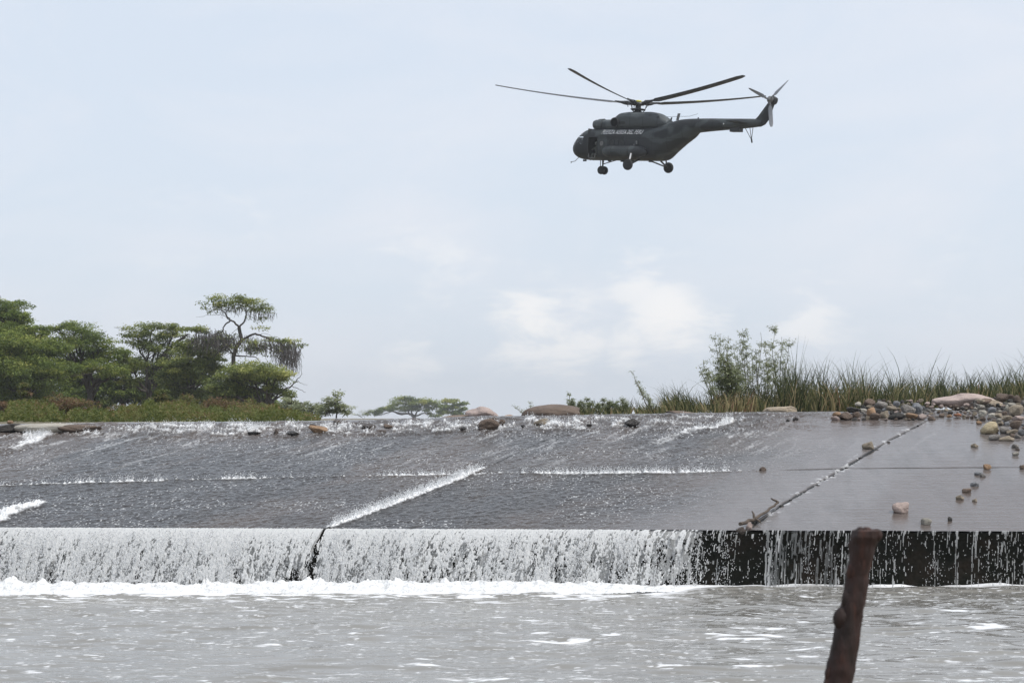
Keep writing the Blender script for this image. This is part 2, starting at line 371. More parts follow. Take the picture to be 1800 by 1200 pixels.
# ================================================================== FALLING WATER
m = NT('falling_water'); v = m.coord('Object'); aD = m.attr('thin').outputs['Fac']
nf = m.noise(m.coord('Object', (1, 1, .5)), 42, 4, .65)
c = m.mix(aD, (.93, .935, .93), (.30, .31, .31)); c = m.mix(m.math('MULTIPLY', m.math('GREATER_THAN', .36, nf), .3), c, (.35, .35, .34))
m.P(Base_Color=c, Roughness=.22, IOR=1.33, Normal=m.bump(nf, .9, .03))
tr = m.n('ShaderNodeBsdfTranslucent', {'Color': c}); mx = m.n('ShaderNodeMixShader', {0: .42, 1: m.b.outputs[0], 2: tr.outputs[0]})
tp = m.n('ShaderNodeBsdfTransparent'); mx2 = m.n('ShaderNodeMixShader', {0: m.math('MULTIPLY', aD, .45), 1: mx.outputs[0], 2: tp.outputs[0]})
m.t.links.new(mx2.outputs[0], m.out.inputs['Surface']); mFall = m.m
G = 9.81
def lipspeed(px): return np.interp(px, [0, 900, 1150, 1260, 1350, 1380, 1500, 1800], [1.5, 1.4, 1.2, .7, .4, .55, .45, .4])
FV, FQ, FA = [], [], []; off = 0
for layer, (sd_, back) in enumerate(((201, 0.0), (301, .07))):
    u = np.arange(-11.6, 12.4, .0095); tt = np.linspace(0, 1, 120)
    U, TT = np.meshgrid(u, tt); zl = zlip(U)+.004
    P0 = proj(np.stack([U, np.full_like(U, D), zl], -1))[..., 0]
    vv = lipspeed(P0)*(1-.18*layer)*(1+.10*(fbm(U*2, U*0+layer*7, 205, 3)-.5))
    drop = (zl+.12)*TT**1.25; tf = np.sqrt(2*np.maximum(drop, 0)/G)
    Lf = drop
    XX = U+FL[0]*vv*tf; YY = D-.03+FL[1]*vv*tf+back; ZZ = zl-drop-back*.1
    pep = fbm(U*44, Lf*26, sd_, 2); gap = fbm(U*15, Lf*4.0, sd_+5, 4, .6); str_ = fbm(U*14, Lf*.8, sd_+9, 3); st1 = fbm(U*7, Lf*.55+3, sd_+13, 3); big = fbm(U*.55, Lf*.4, sd_+17, 3)
    dense = np.interp(P0, [0, 600, 900, 1060, 1160, 1230, 1262, 1360], [1, 1, .92, .8, .55, .28, 0, 0])
    A_ = .23*dense+.12*(big-.5)*2+(.42+.75*TT)*(pep-.5)+(.15+1.25*TT)*(gap-.53)*1.5+(.3*(1-dense)+.12*TT)*(str_-.5)*2-.13*TT-(1-dense)*.14
    shet = np.interp(P0, [1340, 1358, 1395, 1420, 1470, 1490, 1512, 1530], [0, .55, .75, .5, .8, .55, .25, 0])
    A2 = .9*(st1-.5)+1.7*(fbm(U*58, Lf*1.3, sd_+31, 2)-.52)+shet*.85-.50-.10*TT*(1-shet)+1.25*(fbm(U*30, Lf*9, sd_+33, 2)-.52)+.20*sstep(1600, 1760, P0)*(big-.3)
    right = sstep(1215, 1275, P0); A_ = A_*(1-right)+A2*right
    # the open slot at the cracked joint, widening downwards to one side
    slot = (np.abs(U-J1x+.02-.02*np.sin(Lf*17)) < .026+.055*TT*fbm(U*0+2, Lf*9, 87, 2)*2); A_ = np.where(slot, -1, A_)
    A_ = A_-.46*np.exp(-((U-(J1x-.22))/.22)**2)*sstep(.3, .8, TT)*(.3+1.3*pep)
    keep = A_ > (0 if layer == 0 else -.16+.16*right)
    if layer == 1: keep &= (P0 < 1290)
    if layer == 1: dense = dense*.4
    thin = np.clip((.52 if layer == 1 else 0)*(1-right)+right*(.5+.5*np.clip(shet*1.4, 0, 1)*(str_ < .56)), 0, 1)*(1-.5*sstep(.58, .66, str_))
    bul = .03*np.clip(A_, 0, .45)*dense+.012*(pep-.5)+.03*(fbm(U*6, Lf*1.6, sd_+21, 3)-.5)*TT
    YY = YY-bul; ZZ = ZZ+.6*bul*(TT < .04)
    V = np.stack([XX, YY, ZZ], -1).reshape(-1, 3); fq = grid_faces(*U.shape, keep)
    V, fq, at2 = compact(V, fq, dict(thin=thin)); FV.append(V); FQ.append(fq+off); FA.append(at2['thin']); off += len(V)
# loose drops thrown off the curtain
def drops(P, r, stretch=1.0):
    n = len(P); o = np.array([(1, 0, 0), (0, 1, 0), (-1, 0, 0), (0, -1, 0), (0, 0, 1), (0, 0, -1)], float)
    q = np.array([(0, 1, 4), (1, 2, 4), (2, 3, 4), (3, 0, 4), (1, 0, 5), (2, 1, 5), (3, 2, 5), (0, 3, 5)])
    s = r[:, None, None]*np.array([1, 1, 1.])*o[None]; s[:, :, 2] *= stretch if np.isscalar(stretch) else stretch[:, None]
    V = P[:, None, :]+s; Fq = q[None]+6*np.arange(n)[:, None, None]
    return V.reshape(-1, 3), Fq.reshape(-1, 3)
tag(link('waterfall', mesh_np('waterfall', np.concatenate(FV), np.concatenate(FQ), mFall, True, dict(thin=np.concatenate(FA)))), kind='structure')
m = NT('spray_white'); m.P(Base_Color=(.66, .67, .68, 1), Roughness=.3); mSpray = m.m
DP, DR, DS = [], [], []
n = 75000; u = rng.uniform(-11.5, 12, n); t = rng.random(n)**.8; P0 = proj(np.stack([u, np.full(n, D), zlip(u)], -1))[:, 0]
dens = np.interp(P0, [0, 1100, 1240, 1290, 1330, 1360, 1500, 1560, 1700, 1800], [.8, .8, .5, .10, .035, .09, .07, .03, .06, .05])*(.25+1.2*(fbm(u*7, u*0, 401, 3) > .53))
k = rng.random(n) < dens; u, t, P0 = u[k], t[k], P0[k]; drop = zlip(u)*t; tf = np.sqrt(2*drop/G); vv = lipspeed(P0)*rng.uniform(.75, 1.35, len(u))
DP.append(np.stack([u+FL[0]*vv*tf+rng.normal(0, .025, len(u)), D-.05+FL[1]*vv*tf-rng.random(len(u))*.05, zlip(u)-drop], -1)); DR.append(rng.uniform(.003, .0085, len(u))); DS.append(rng.uniform(1, 3.2, len(u)))
# splash along the mid joint, the long joint, the rapids at the crest
Xs, Ys, Zs, fo, PXs, Ts = FOAM_SRC
idx = np.flatnonzero((fo.ravel() > .6)); pick = rng.choice(idx, 15000); dm, _ = dpoly(Xs.ravel()[pick], Ys.ravel()[pick], MID); dj, _ = dpoly(Xs.ravel()[pick], Ys.ravel()[pick], J1)
near = (np.minimum(dm, dj) < .35) | (Ts.ravel()[pick] > .82); pick = pick[near | (rng.random(len(pick)) < .15)]
hh = np.abs(rng.normal(0, .055, len(pick)))
DP.append(np.stack([Xs.ravel()[pick], Ys.ravel()[pick], Zs.ravel()[pick]+hh], -1)+rng.normal(0, .02, (len(pick), 3))); DR.append(rng.uniform(.004, .012, len(pick))*np.exp(-hh*5)); DS.append(rng.uniform(1, 2.2, len(pick)))
V, fq = drops(np.concatenate(DP), np.concatenate(DR), np.concatenate(DS))
tag(link('spray', mesh_np('spray', V, fq, mSpray)), 'fine white drops flying off the falling water', 'spray', kind='stuff')

# ================================================================== LOWER POOL
xs = np.arange(-11.6, 11.6, .019); ys = 1/np.linspace(1/20.5, 1/(D+.05), 760); X, Y = np.meshgrid(xs, ys)
chop = sstep(27, 34, Y)
Z = .075*(fbm(X*1.1+.5*fbm(X*.7, Y*.7, 500, 2), Y*2.7, 499, 2)-.5)+.046*(fbm(X*.6+3, Y*.7, 501, 2)-.5)+.052*(fbm(X*1.9, Y*2.9, 503, 2)-.5)*(.6+.5*chop)+.005*(fbm(X*6.5, Y*8, 505, 3)-.5)*(.5+chop)
PXp = proj(np.stack([X, Y, Z*0], -1)); PYp = PXp[..., 1]; PXp = PXp[..., 0]
left = np.interp(PXp, [0, 900, 1150, 1230, 1300, 1800], [1, .95, .8, .4, .07, .06])
dw = (D-.55)-Y
fp = np.zeros_like(X)
edge = left*1.35*(.55+.9*fbm(X*1.1, Y*.9, 511, 4))-.5*sstep(.4, .1, left)*fbm(X*1.7, Y*0, 512, 3); fp = np.maximum(fp, sstep(0, -.35, dw-edge))
lace = fbm(X*2.2, Y*6.5, 513, 5); fp = np.maximum(fp, sstep(.52, .64, lace+.20*np.exp(-np.maximum(dw-edge, 0)/.5)-.10)*sstep(2.6, .5, dw-edge)*left)
# drifting scum streaks
rib = fbm(X*2.0+.6*fbm(X*1.2, Y*2, 516, 2), Y*4.6, 517, 5); rib2 = fbm(X*.35, Y*.8, 519, 3)
reg = np.zeros_like(X)
for cx, cy, rx, ry, k in ((1130, 1135, 220, 20, 1), (1240, 1150, 120, 30, .9), (1400, 1110, 120, 14, .9), (1730, 1105, 130, 16, 1.1), (1560, 1118, 160, 10, .9), (1700, 1155, 130, 10, .8), (1720, 1185, 110, 16, .9), (1450, 1150, 80, 30, .5), (400, 1192, 110, 9, .9), (560, 1190, 60, 8, .8),
                          (860, 1178, 60, 14, .8), (780, 1162, 150, 14, .7), (960, 1150, 90, 12, .7), (1640, 1160, 60, 25, .7), (50, 1195, 60, 10, .7), (260, 1115, 80, 8, .4), (140, 1112, 90, 6, .45), (1000, 1190, 120, 8, .7)):
    reg = np.maximum(reg, k*np.exp(-((PXp-cx)/rx)**2-((PYp-cy)/ry)**2))
fp = np.maximum(fp, .8*sstep(.60, .70, rib+.11*reg-.15+.05*(rib2-.5)))
fl = fbm(X*9, Y*22, 523, 3); fp = np.maximum(fp, .6*sstep(.72, .81, fl+.10*(rib2-.5)+.03*reg+.035*chop))
rb = fbm(X*11, Y*8, 527, 2)
Z = Z+.006*fp*rb
m = NT('pool_water'); aF = m.attr('foam').outputs['Fac']; v = m.coord('Object')
c = m.ramp(m.noise(v, .7, 4), [(.3, (.182, .172, .152)), (.7, (.236, .228, .210))]); c = m.mix(aF, c, (.84, .85, .87))
m.P(Base_Color=c, Roughness=m.math('ADD', .08, m.math('MULTIPLY', aF, .5)), IOR=1.33, Normal=m.bump(m.noise(m.coord('Object', (1, 1.6, 1)), 9, 4), .24, .016)); mPool = m.m
tag(link('pool_water', mesh_np('pool_water', np.stack([X, Y, Z], -1), grid_faces(*X.shape), mPool, True, dict(foam=fp))), kind='structure')
x2 = np.linspace(-60, 60, 61); y2 = np.linspace(13, D+.3, 20); X2, Y2 = np.meshgrid(x2, y2)
tag(link('outer_pool_water', mesh_np('outer_pool_water', np.stack([X2, Y2, np.full_like(X2, -.07)], -1), grid_faces(*X2.shape), mPool)), kind='structure')
# heaped foam where the fall lands
xs = np.arange(-11.6, 11.6, .016); ys = np.arange(32.8, D-.12, .02); X, Y = np.meshgrid(xs, ys); PXp = proj(np.stack([X, Y, X*0], -1))[..., 0]
left = np.interp(PXp, [0, 900, 1100, 1180, 1235, 1300, 1360, 1500, 1560, 1640, 1800], [1, 1, .8, .55, .22, .04, .15, .17, .0, .02, .07])
yc = D-.35-1.05*lipspeed(PXp)*.43-.05
f1, _ = worley(X*3.2+.3*fbm(X*5, Y*5, 603), Y*2.6, 601)
hm = np.exp(-((Y-yc)/(.62*np.clip(left, .3, 1)+.02))**2)
Hh = left*hm*(.095+.09*fbm(X*.9, Y*1.1, 605, 3)+.06*(1-f1)+.09*(fbm(X*9, Y*7, 607, 4)-.3))-.03-.085*fbm(X*2.2, Y*4.5, 609, 4)
spike = np.clip(vn(X*6, X*0, 611)-.72, 0, 1)*.35*np.exp(-((Y-yc-.15)/.12)**2)*left; Hh = Hh+spike*(.4+vn(X*30, Y*10, 613))
keep = Hh > -.012
V, fq, _ = compact(np.stack([X, Y, Hh], -1).reshape(-1, 3), grid_faces(*X.shape, keep), {})
m = NT('foam_white'); v = m.coord('Object'); m.P(Base_Color=m.ramp(m.noise(v, 9, 6, .7), [(.35, (.58, .585, .58)), (.6, (.84, .845, .85))]), Roughness=.6, Normal=m.bump(m.noise(v, 24, 5), .9, .04)); mFoam = m.m
tag(link('foam', mesh_np('foam', V, fq, mFoam)), 'thick white foam churned up at the foot of the fall', 'foam', kind='stuff')

# ================================================================== GROUND: near bank, river bed, far plain in one sheet
gx = np.concatenate([-np.geomspace(60, 1500, 18)[::-1], np.linspace(-55, 55, 111), np.geomspace(60, 1500, 18)])
gy = np.concatenate([[-60, -40, -20], np.linspace(-5, 70, 151), np.geomspace(72, 2600, 40)])
GX, GY = np.meshgrid(gx, gy)
def ground_z(x, y):
    x = np.asarray(x, float); y = np.asarray(y, float)
    near = 1.25*(1-sstep(9, 17, y))-.9*sstep(9, 17, y)
    zc = zcrest(x); up = np.where(y < D+.6, -.9, slab_z(x, y)-.45)
    z = np.where(y < D+.5, near, up)
    bed = zc-.5; rt = sstep(1.0, 4.5, x)
    bank = (zc-.10+.14*sstep(YC+1.6, YC+3.5, y))*rt+(1-rt)*(bed+(2.86-bed)*sstep(56, 60, y))
    z = np.where(y > YC+1.4, bank, z)
    q = sstep(75, 160, y); return z*(1-q)+2.80*q
GZ = ground_z(GX, GY)+.05*(fbm(GX*.3, GY*.3, 701, 4)-.5)*(GY > YC+2)
m = NT('bank_soil'); v = m.coord('Object'); c = m.ramp(m.noise(v, .25, 8, .65), [(.3, (.09, .085, .045)), (.55, (.16, .13, .085)), (.75, (.23, .19, .13))]); m.P(Base_Color=c, Roughness=.9, Normal=m.bump(m.noise(v, 4, 6), .5, .1)); mSoil = m.m
tag(link('ground', mesh_np('ground', np.stack([GX, GY, GZ], -1), grid_faces(*GX.shape), mSoil)), kind='structure')
# ================================================================== HELICOPTER (local frame: X nose, Y port, Z up, origin at the rotor hub)
YAW, PIT, ROLL = R(38.5), R(5.2), R(1.5)
hub = at(1122, 183, 146.0)
f0 = Vector((-math.cos(YAW), math.sin(YAW), 0)); l0 = Vector((-math.sin(YAW), -math.cos(YAW), 0)); z0 = Vector((0, 0, 1))
fX = f0*math.cos(PIT)+z0*math.sin(PIT); uZ = z0*math.cos(PIT)-f0*math.sin(PIT)
lY = l0*math.cos(ROLL)-uZ*math.sin(ROLL); uZ = uZ*math.cos(ROLL)+l0*math.sin(ROLL)
HM = Matrix(((fX.x, lY.x, uZ.x, hub[0]), (fX.y, lY.y, uZ.y, hub[1]), (fX.z, lY.z, uZ.z, hub[2]), (0, 0, 0, 1)))
def HP(p): return proj(np.array(HM @ Vector(p)))
def HL(px, py, y=0.0):
    """local X, Z of the point at side offset y that shows at this pixel"""
    q = np.array([0., 0.])
    for _ in range(12):
        b = HP((q[0], y, q[1])); jx = (HP((q[0]+.01, y, q[1]))-b)/.01; jz = (HP((q[0], y, q[1]+.01))-b)/.01
        q = q+np.linalg.solve(np.stack([jx, jz], 1), np.array([px, py])-b)
    return q[0], q[1]
heli = empty('helicopter', hub, 'dark grey green military helicopter hovering above the weir, tail towards the camera', 'helicopter'); heli.matrix_world = HM
def camo(name, a, b, c_, rough=.55):
    m = NT(name); v = m.coord('Object', (1, 1, 1.2)); n1 = m.noise(v, .42, 2, .4); n2 = m.noise(v, 7, 6, .6)
    c = m.ramp(n1, [(.44, a), (.475, b), (.56, b), (.59, c_)]); c = m.mix(m.math('MULTIPLY', n2, .35), c, (.02, .02, .022))
    sx = m.n('ShaderNodeSeparateXYZ', {'Vector': m.coord('Object')}); seam = m.math('MAXIMUM', m.math('LESS_THAN', m.math('FRACT', m.math('MULTIPLY', sx.outputs['X'], .87)), .035), m.math('LESS_THAN', m.math('FRACT', m.math('MULTIPLY', sx.outputs['Z'], 1.13)), .04))
    c = m.mix(m.math('MULTIPLY', seam, .45), c, (.006, .007, .008))
    m.P(Base_Color=c, Roughness=rough); m.b.inputs['Specular IOR Level'].default_value = .3; return m.m
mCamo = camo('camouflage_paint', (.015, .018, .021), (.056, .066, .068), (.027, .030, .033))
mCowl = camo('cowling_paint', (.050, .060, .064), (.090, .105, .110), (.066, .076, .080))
mBoreShade = simple('bore_shade_black', (.004, .004, .004), .9, .2, 5, spec=.1)
mDark = simple('dark_metal', (.018, .019, .021), .5, .3, 5); mGrey = simple('worn_metal_and_pane_sky', (.13, .13, .13), .45, .3, 8)
mBlade = simple('blade_paint', (.040, .043, .048), .45, .15, 2); mTailBl = simple('tail_blade_paint', (.24, .25, .27), .5, .15, 3)
mRub = simple('tyre_rubber', (.016, .016, .017), .8, .2, 8); mInt = simple('cabin_interior', (.03, .032, .033), .8, .3, 4)
mYel = simple('yellow_paint', (.55, .50, .05), .5, .2, 6); mWht = simple('white_lettering', (.78, .78, .78), .6, .05, 6)
g = NT('glass'); gl = g.n('ShaderNodeBsdfGlossy', {'Roughness': .03}); tp = g.n('ShaderNodeBsdfTransparent', {'Color': (.75, .78, .8)}); fr = g.n('ShaderNodeFresnel', {'IOR': 1.5})
mx = g.n('ShaderNodeMixShader', {0: fr.outputs[0], 1: tp.outputs[0], 2: gl.outputs[0]}); g.t.links.new(mx.outputs[0], g.out.inputs['Surface']); mGlass = g.m
class Loft:
    def __init__(s, st, k=56, step=.09):
        st = np.array(sorted(st)); s.x0, s.x1 = st[0, 0], st[-1, 0]; s.k = k
        n = max(3, int((s.x1-s.x0)/step)); s.X = np.linspace(s.x0, s.x1, n)
        s.st = st
        def ev(col, x):
            # monotone cubic through the stations
            xs, y = st[:, 0], st[:, col]; h = np.diff(xs); d = np.diff(y)/h; m = np.zeros(len(xs)); m[0], m[-1] = d[0], d[-1]
            for i in range(1, len(xs)-1): m[i] = 0 if d[i-1]*d[i] <= 0 else 2*d[i-1]*d[i]/(d[i-1]+d[i])
            i = np.clip(np.searchsorted(xs, x)-1, 0, len(h)-1); t = (x-xs[i])/h[i]; t2, t3 = t*t, t*t*t
            return (2*t3-3*t2+1)*y[i]+(t3-2*t2+t)*h[i]*m[i]+(-2*t3+3*t2)*y[i+1]+(t3-t2)*h[i]*m[i+1]
        s.ev = ev
    def surf(s, x, z):
        x = np.asarray(x, float); w, zt, zb, n = (s.ev(i, x) for i in (1, 2, 3, 4)); c, h = (zt+zb)/2, (zt-zb)/2
        q = np.clip(np.abs((z-c)/h), 0, 1); return w*(1-q**n)**(1/n)
    def build(s, name, mat, cut=None):
        a = np.linspace(0, 2*math.pi, s.k, endpoint=False); XX, A = np.meshgrid(s.X, a, indexing='ij')
        w, zt, zb, n = (s.ev(i, s.X)[:, None] for i in (1, 2, 3, 4)); c, h = (zt+zb)/2, (zt-zb)/2
        ca, sa = np.cos(A), np.sin(A); Yv = w*np.sign(ca)*np.abs(ca)**(2/n); Zv = c+h*np.sign(sa)*np.abs(sa)**(2/n)
        V = np.stack([XX, Yv, Zv], -1).reshape(-1, 3); nx = len(s.X); mb = MB(); Q = []
        for i in range(nx-1):
            for j in range(s.k):
                q = (i*s.k+j, i*s.k+(j+1) % s.k, (i+1)*s.k+(j+1) % s.k, (i+1)*s.k+j)
                if cut is not None and cut(V[list(q)].mean(0)): continue
                Q.append(q[::-1])
        Q += [tuple(range(s.k)), tuple((nx-1)*s.k+j for j in range(s.k-1, -1, -1))]
        return mb.add(V, Q).mesh(name, mat, True, 40)
    def patch(s, name, x0, x1, z0, z1, mat, off=.015, side=1, n=10, roundness=4, slant=0.0):
        """a piece of skin lying on the side of the loft, rounded-rectangle outline"""
        mb = MB(); V = []; Q = []; k = 28
        cx, cz, hx, hz = (x0+x1)/2, (z0+z1)/2, (x1-x0)/2, (z1-z0)/2
        for r in np.linspace(.02, 1, n):
            for j in range(k):
                t = 2*math.pi*j/k; c, q = math.cos(t), math.sin(t)
                dx = hx*r*math.copysign(abs(c)**(2/roundness), c); dz = hz*r*math.copysign(abs(q)**(2/roundness), q)
                x, z = cx+dx+slant*dz, cz+dz; V.append((x, side*(float(s.surf(x, z))+off), z))
        for i in range(n-1):
            for j in range(k): Q.append((i*k+j, i*k+(j+1) % k, (i+1)*k+(j+1) % k, (i+1)*k+j)[::side])
        Q.append(tuple(range(k))[::side])
        return mb.add(V, Q).mesh(name, mat, True, 60)
#            X      w     top    bot   n
body = Loft([(5.52, .12, -3.22, -3.45, 2), (5.42, .46, -2.98, -3.72, 2), (5.22, .78, -2.72, -3.92, 2.1), (4.85, 1.05, -2.38, -4.07, 2.3), (4.45, 1.18, -2.08, -4.14, 2.5), (4.0, 1.25, -1.90, -4.17, 2.8), (3.3, 1.27, -1.82, -4.17, 3),
             (0, 1.27, -1.80, -4.17, 3.2), (-2.0, 1.27, -1.75, -4.17, 3.2), (-2.55, 1.25, -1.62, -4.12, 3.0), (-3.3, 1.14, -1.36, -3.62, 2.7), (-4.2, .95, -1.15, -3.0, 2.4), (-5.0, .76, -1.10, -2.50, 2.2), (-5.5, .58, -1.09, -2.12, 2), (-6.0, .53, -1.08, -2.06, 2), (-8, .43, -1.10, -1.90, 2), (-10.2, .31, -1.12, -1.72, 2), (-10.75, .2, -1.18, -1.62, 2)])
DX0, DX1, DZ0, DZ1 = 2.62, 3.45, -3.93, -2.52
def cut(c):
    if DX0 < c[0] < DX1 and DZ0 < c[2] < DZ1 and c[1] > .6: return True
    if 4.0 < c[0] < 4.62 and -2.98 < c[2] < -2.30 and abs(c[1]) > .6: return True
    if 4.72 < c[0] < 5.36 and -3.12 < c[2] < -2.44 and abs(c[1]) > .07: return True
    return False
hb = link('fuselage', body.build('fuselage', mCamo, cut), heli)
# inside: deck, bulkhead, pilots' seats
MB().box((1.0, 0, -3.95), (5.1, 2.1, .05)).build('cabin_floor', mInt, heli); MB().box((3.58, 0, -3.0), (.05, 2.3, 2.2)).build('bulkhead', mInt, heli)
for sy in (.55, -.55):
    mb = MB(); mb.box((3.98, sy, -3.65), (.45, .5, .12)); mb.box((3.74, sy, -3.35), (.12, .5, .6)); mb.build('pilot_seat', mInt, heli)
for nm, a in (('cockpit_window', (3.98, 4.64, -3.0, -2.28)), ('windscreen', (4.70, 5.36, -3.14, -2.5))):
    for sd2 in (1, -1): link(nm, body.patch(nm, *a, mGlass, .004, sd2, 8, 6), heli)
fr_ = MB()                                                        # sill and jambs of the open sliding door
dp = [(DX0, DZ1), (DX0, DZ0), (DX1, DZ0), (DX1, DZ1), (DX0, DZ1)]
P = [(x, float(body.surf(x, z))+.02, z) for (xa, za), (xb, zb) in zip(dp, dp[1:]) for x, z in [(xa+(xb-xa)*t, za+(zb-za)*t) for t in np.linspace(0, .9, 8)]]; P.append(P[0])
fr_.tube(P, .03, 6).build('door_frame', mDark, heli)
lad = MB(); lad.tube([(3.3, 1.32, -3.75), (3.3, 1.36, -4.02), (3.22, 1.37, -4.1), (2.8, 1.37, -4.1), (2.72, 1.36, -4.02), (2.72, 1.32, -3.75)], .028, 8); lad.build('door_step', mGrey, heli)
sl = MB(); sl.tube([(2.6, 1.30, -2.46), (.2, 1.33, -2.46)], .03, 6).build('door_rail', mDark, heli)
for xw, zw_, nm in ((2.22, -3.0, 'round_window'), (1.30, -2.95, 'round_window'), (.42, -2.95, 'round_window')):
    w = link(nm, body.patch(nm, xw-.23, xw+.23, zw_-.23, zw_+.23, mGlass if False else mInt, .012, 1, 6, 2), heli)
    rm = MB(); rm.tube([(xw+.26*math.cos(t), float(body.surf(xw+.26*math.cos(t), zw_+.26*math.sin(t)))+.01, zw_+.26*math.sin(t)) for t in np.linspace(0, 2*math.pi, 25)], .025, 6).build('window_rim', mCamo, w)
    if xw > 2: link('pane', body.patch('pane', xw-.17, xw+.15, zw_-.19, zw_+.17, mGrey, .02, 1, 5, 2), w)  # grey pane paints in the bright sky seen through this window
# engine and gearbox fairings
cowl = Loft([(3.42, .52, -1.36, -1.92, 2.6), (3.25, .72, -1.22, -2.0, 2.8), (2.6, .84, -1.17, -2.0, 3), (1.72, .90, -1.15, -2.0, 3), (1.42, .94, -.86, -2.0, 3), (1.12, .95, -.68, -2.0, 3), (.3, .95, -.60, -2.0, 2.8), (-1.2, .93, -.60, -2.0, 2.6), (-1.9, .86, -.68, -1.95, 2.4), (-2.5, .70, -.92, -1.9, 2.2), (-2.95, .48, -1.20, -1.8, 2)])
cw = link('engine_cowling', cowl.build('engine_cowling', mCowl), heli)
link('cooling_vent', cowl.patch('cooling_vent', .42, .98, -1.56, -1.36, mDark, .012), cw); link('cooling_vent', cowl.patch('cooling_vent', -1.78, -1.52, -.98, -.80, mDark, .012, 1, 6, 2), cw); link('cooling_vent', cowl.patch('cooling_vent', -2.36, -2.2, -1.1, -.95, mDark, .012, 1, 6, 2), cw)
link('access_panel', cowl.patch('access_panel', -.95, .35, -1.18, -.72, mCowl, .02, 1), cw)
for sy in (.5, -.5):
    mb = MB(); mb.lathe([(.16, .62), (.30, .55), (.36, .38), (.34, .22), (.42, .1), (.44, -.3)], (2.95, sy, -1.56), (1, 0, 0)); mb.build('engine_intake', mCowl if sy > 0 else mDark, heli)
    ex = MB(); sg = 1 if sy > 0 else -1
    ex.lathe([(.36, -.25), (.37, .1), (.36, .16), (.31, .16), (.28, -.1), (.02, -.12)], (1.32, sg*.92, -1.44), (0, sg, 0), 28); exo = ex.build('exhaust_pipe', mDark, heli); eo = MB(); eo.lathe([(.34, .10), (.34, .13), (.02, .13)], (1.32, sg*.92, -1.44), (0, sg, 0), 24); eo.build('outlet_shade', mBoreShade, exo)  # black disc paints in the shade inside the exhaust mouth
# fin swept up from the boom's end
fin = [HL(*p) for p in ((1318, 217), (1327, 211), (1333, 205), (1352, 179), (1363, 176), (1361, 184), (1356, 198), (1351, 211), (1345, 219), (1337, 223), (1318, 224))]
mb = MB(); n = len(fin); cxx = np.mean([q[0] for q in fin]); czz = np.mean([q[1] for q in fin]); V = []
for sy, sc_ in ((-.12, .80), (-.05, 1.0), (.05, 1.0), (.12, .80)):
    V += [(cxx+(x-cxx)*sc_, sy, czz+(z-czz)*sc_) for x, z in fin]
Q = [(i*n+j, i*n+(j+1) % n, (i+1)*n+(j+1) % n, (i+1)*n+j) for i in range(3) for j in range(n)]+[tuple(range(n-1, -1, -1)), tuple(3*n+j for j in range(n))]
mb.add(V, Q).build('tail_fin', mCamo, heli)
tx, tz = HL(1353, 175, .5)
tr_ = bpy.data.objects.new('tail_rotor', None); COL.objects.link(tr_); tr_.parent = heli; tr_.location = (tx, .5, tz)
mb = MB(); mb.lathe([(.16, -.45), (.20, -.1), (.24, 0), (.14, .12), (.05, .2)], (0, 0, 0), (0, 1, 0), 16)
for a in (0, 120, 240): mb.tube([(0, .02, 0), (.42*math.cos(R(a+17)), .02, .42*math.sin(R(a+17)))], .06, 8); mb.tube([(.3*math.cos(R(a+40)), .15, .3*math.sin(R(a+40))), (.34*math.cos(R(a+20)), .05, .34*math.sin(R(a+20)))], .025, 6)
mb.build('hub', mGrey, tr_)
gb = MB(); gb.lathe([(.1, -.3), (.26, -.22), (.3, 0), (.24, .2), (.12, .3)], (tx-.02, .05, tz-.02), (.6, 0, .2), 14); gb.build('tail_gearbox', mDark, heli)
def bladeprof(x, ch, th, tw):
    """aerofoil ring at span x, chord along y, pitch tw"""
    out = []
    for t in np.linspace(0, 2*math.pi, 14, endpoint=False):
        y = ch*(.5*math.cos(t)); z = th*math.sin(t)*(1-.35*math.cos(t)*-1)*.5; out.append((x, y*math.cos(tw)-z*math.sin(tw), y*math.sin(tw)+z*math.cos(tw)))
    return out
def blade(r0, r1, ch, th, tw, n=18, droop=0.0):
    mb = MB(); V = []
    for i, t in enumerate(np.linspace(0, 1, n)):
        x = r0+(r1-r0)*t; c = ch*(.45 if i == 0 else 1)*(.55 if i == n-1 else 1); V += [(a, b, c2+droop*t*t) for a, b, c2 in bladeprof(x, c, th, tw*(1-.6*t))]
    k = 14; Q = [(i*k+j, i*k+(j+1) % k, (i+1)*k+(j+1) % k, (i+1)*k+j) for i in range(n-1) for j in range(k)]+[tuple(range(k-1, -1, -1)), tuple((n-1)*k+j for j in range(k))]
    return mb.add(V, Q)
tb = blade(.42, 1.93, .29, .04, R(78), 8).mesh('tail_blade', mTailBl)
for a in (24, 137, 262):
    b = link('tail_blade', tb, tr_); b.matrix_local = Matrix.Rotation(-R(a), 4, 'Y')
# main rotor: placed on the disc the photograph shows, in world directions
mr = bpy.data.objects.new('main_rotor', None); COL.objects.link(mr); mr.parent = heli
sh = MB(); sh.lathe([(.42, -.72), (.36, -.6), (.24, -.5), (.2, -.2), (.24, 0)], (0, 0, 0), (0, 0, 1), 20)
sh.lathe([(.5, -.46), (.56, -.42), (.56, -.36), (.3, -.33)], (0, 0, 0), (0, 0, 1), 20); sh.build('mast', mDark, mr)
hbm = MB(); hbm.lathe([(.2, -.14), (.44, -.1), (.5, 0), (.44, .1), (.2, .14)], (0, 0, 0), (0, 0, 1), 20)
for a in range(0, 360, 72):
    c, q = math.cos(R(a)), math.sin(R(a)); hbm.tube([(.5*c, .5*q, -.5), (.62*c, .62*q, -.02)], .03, 6); hbm.tube([(.35*c, .35*q, -.62), (.5*c, .5*q, -.42)], .03, 6)
hbm.build('hub', mDark, mr)
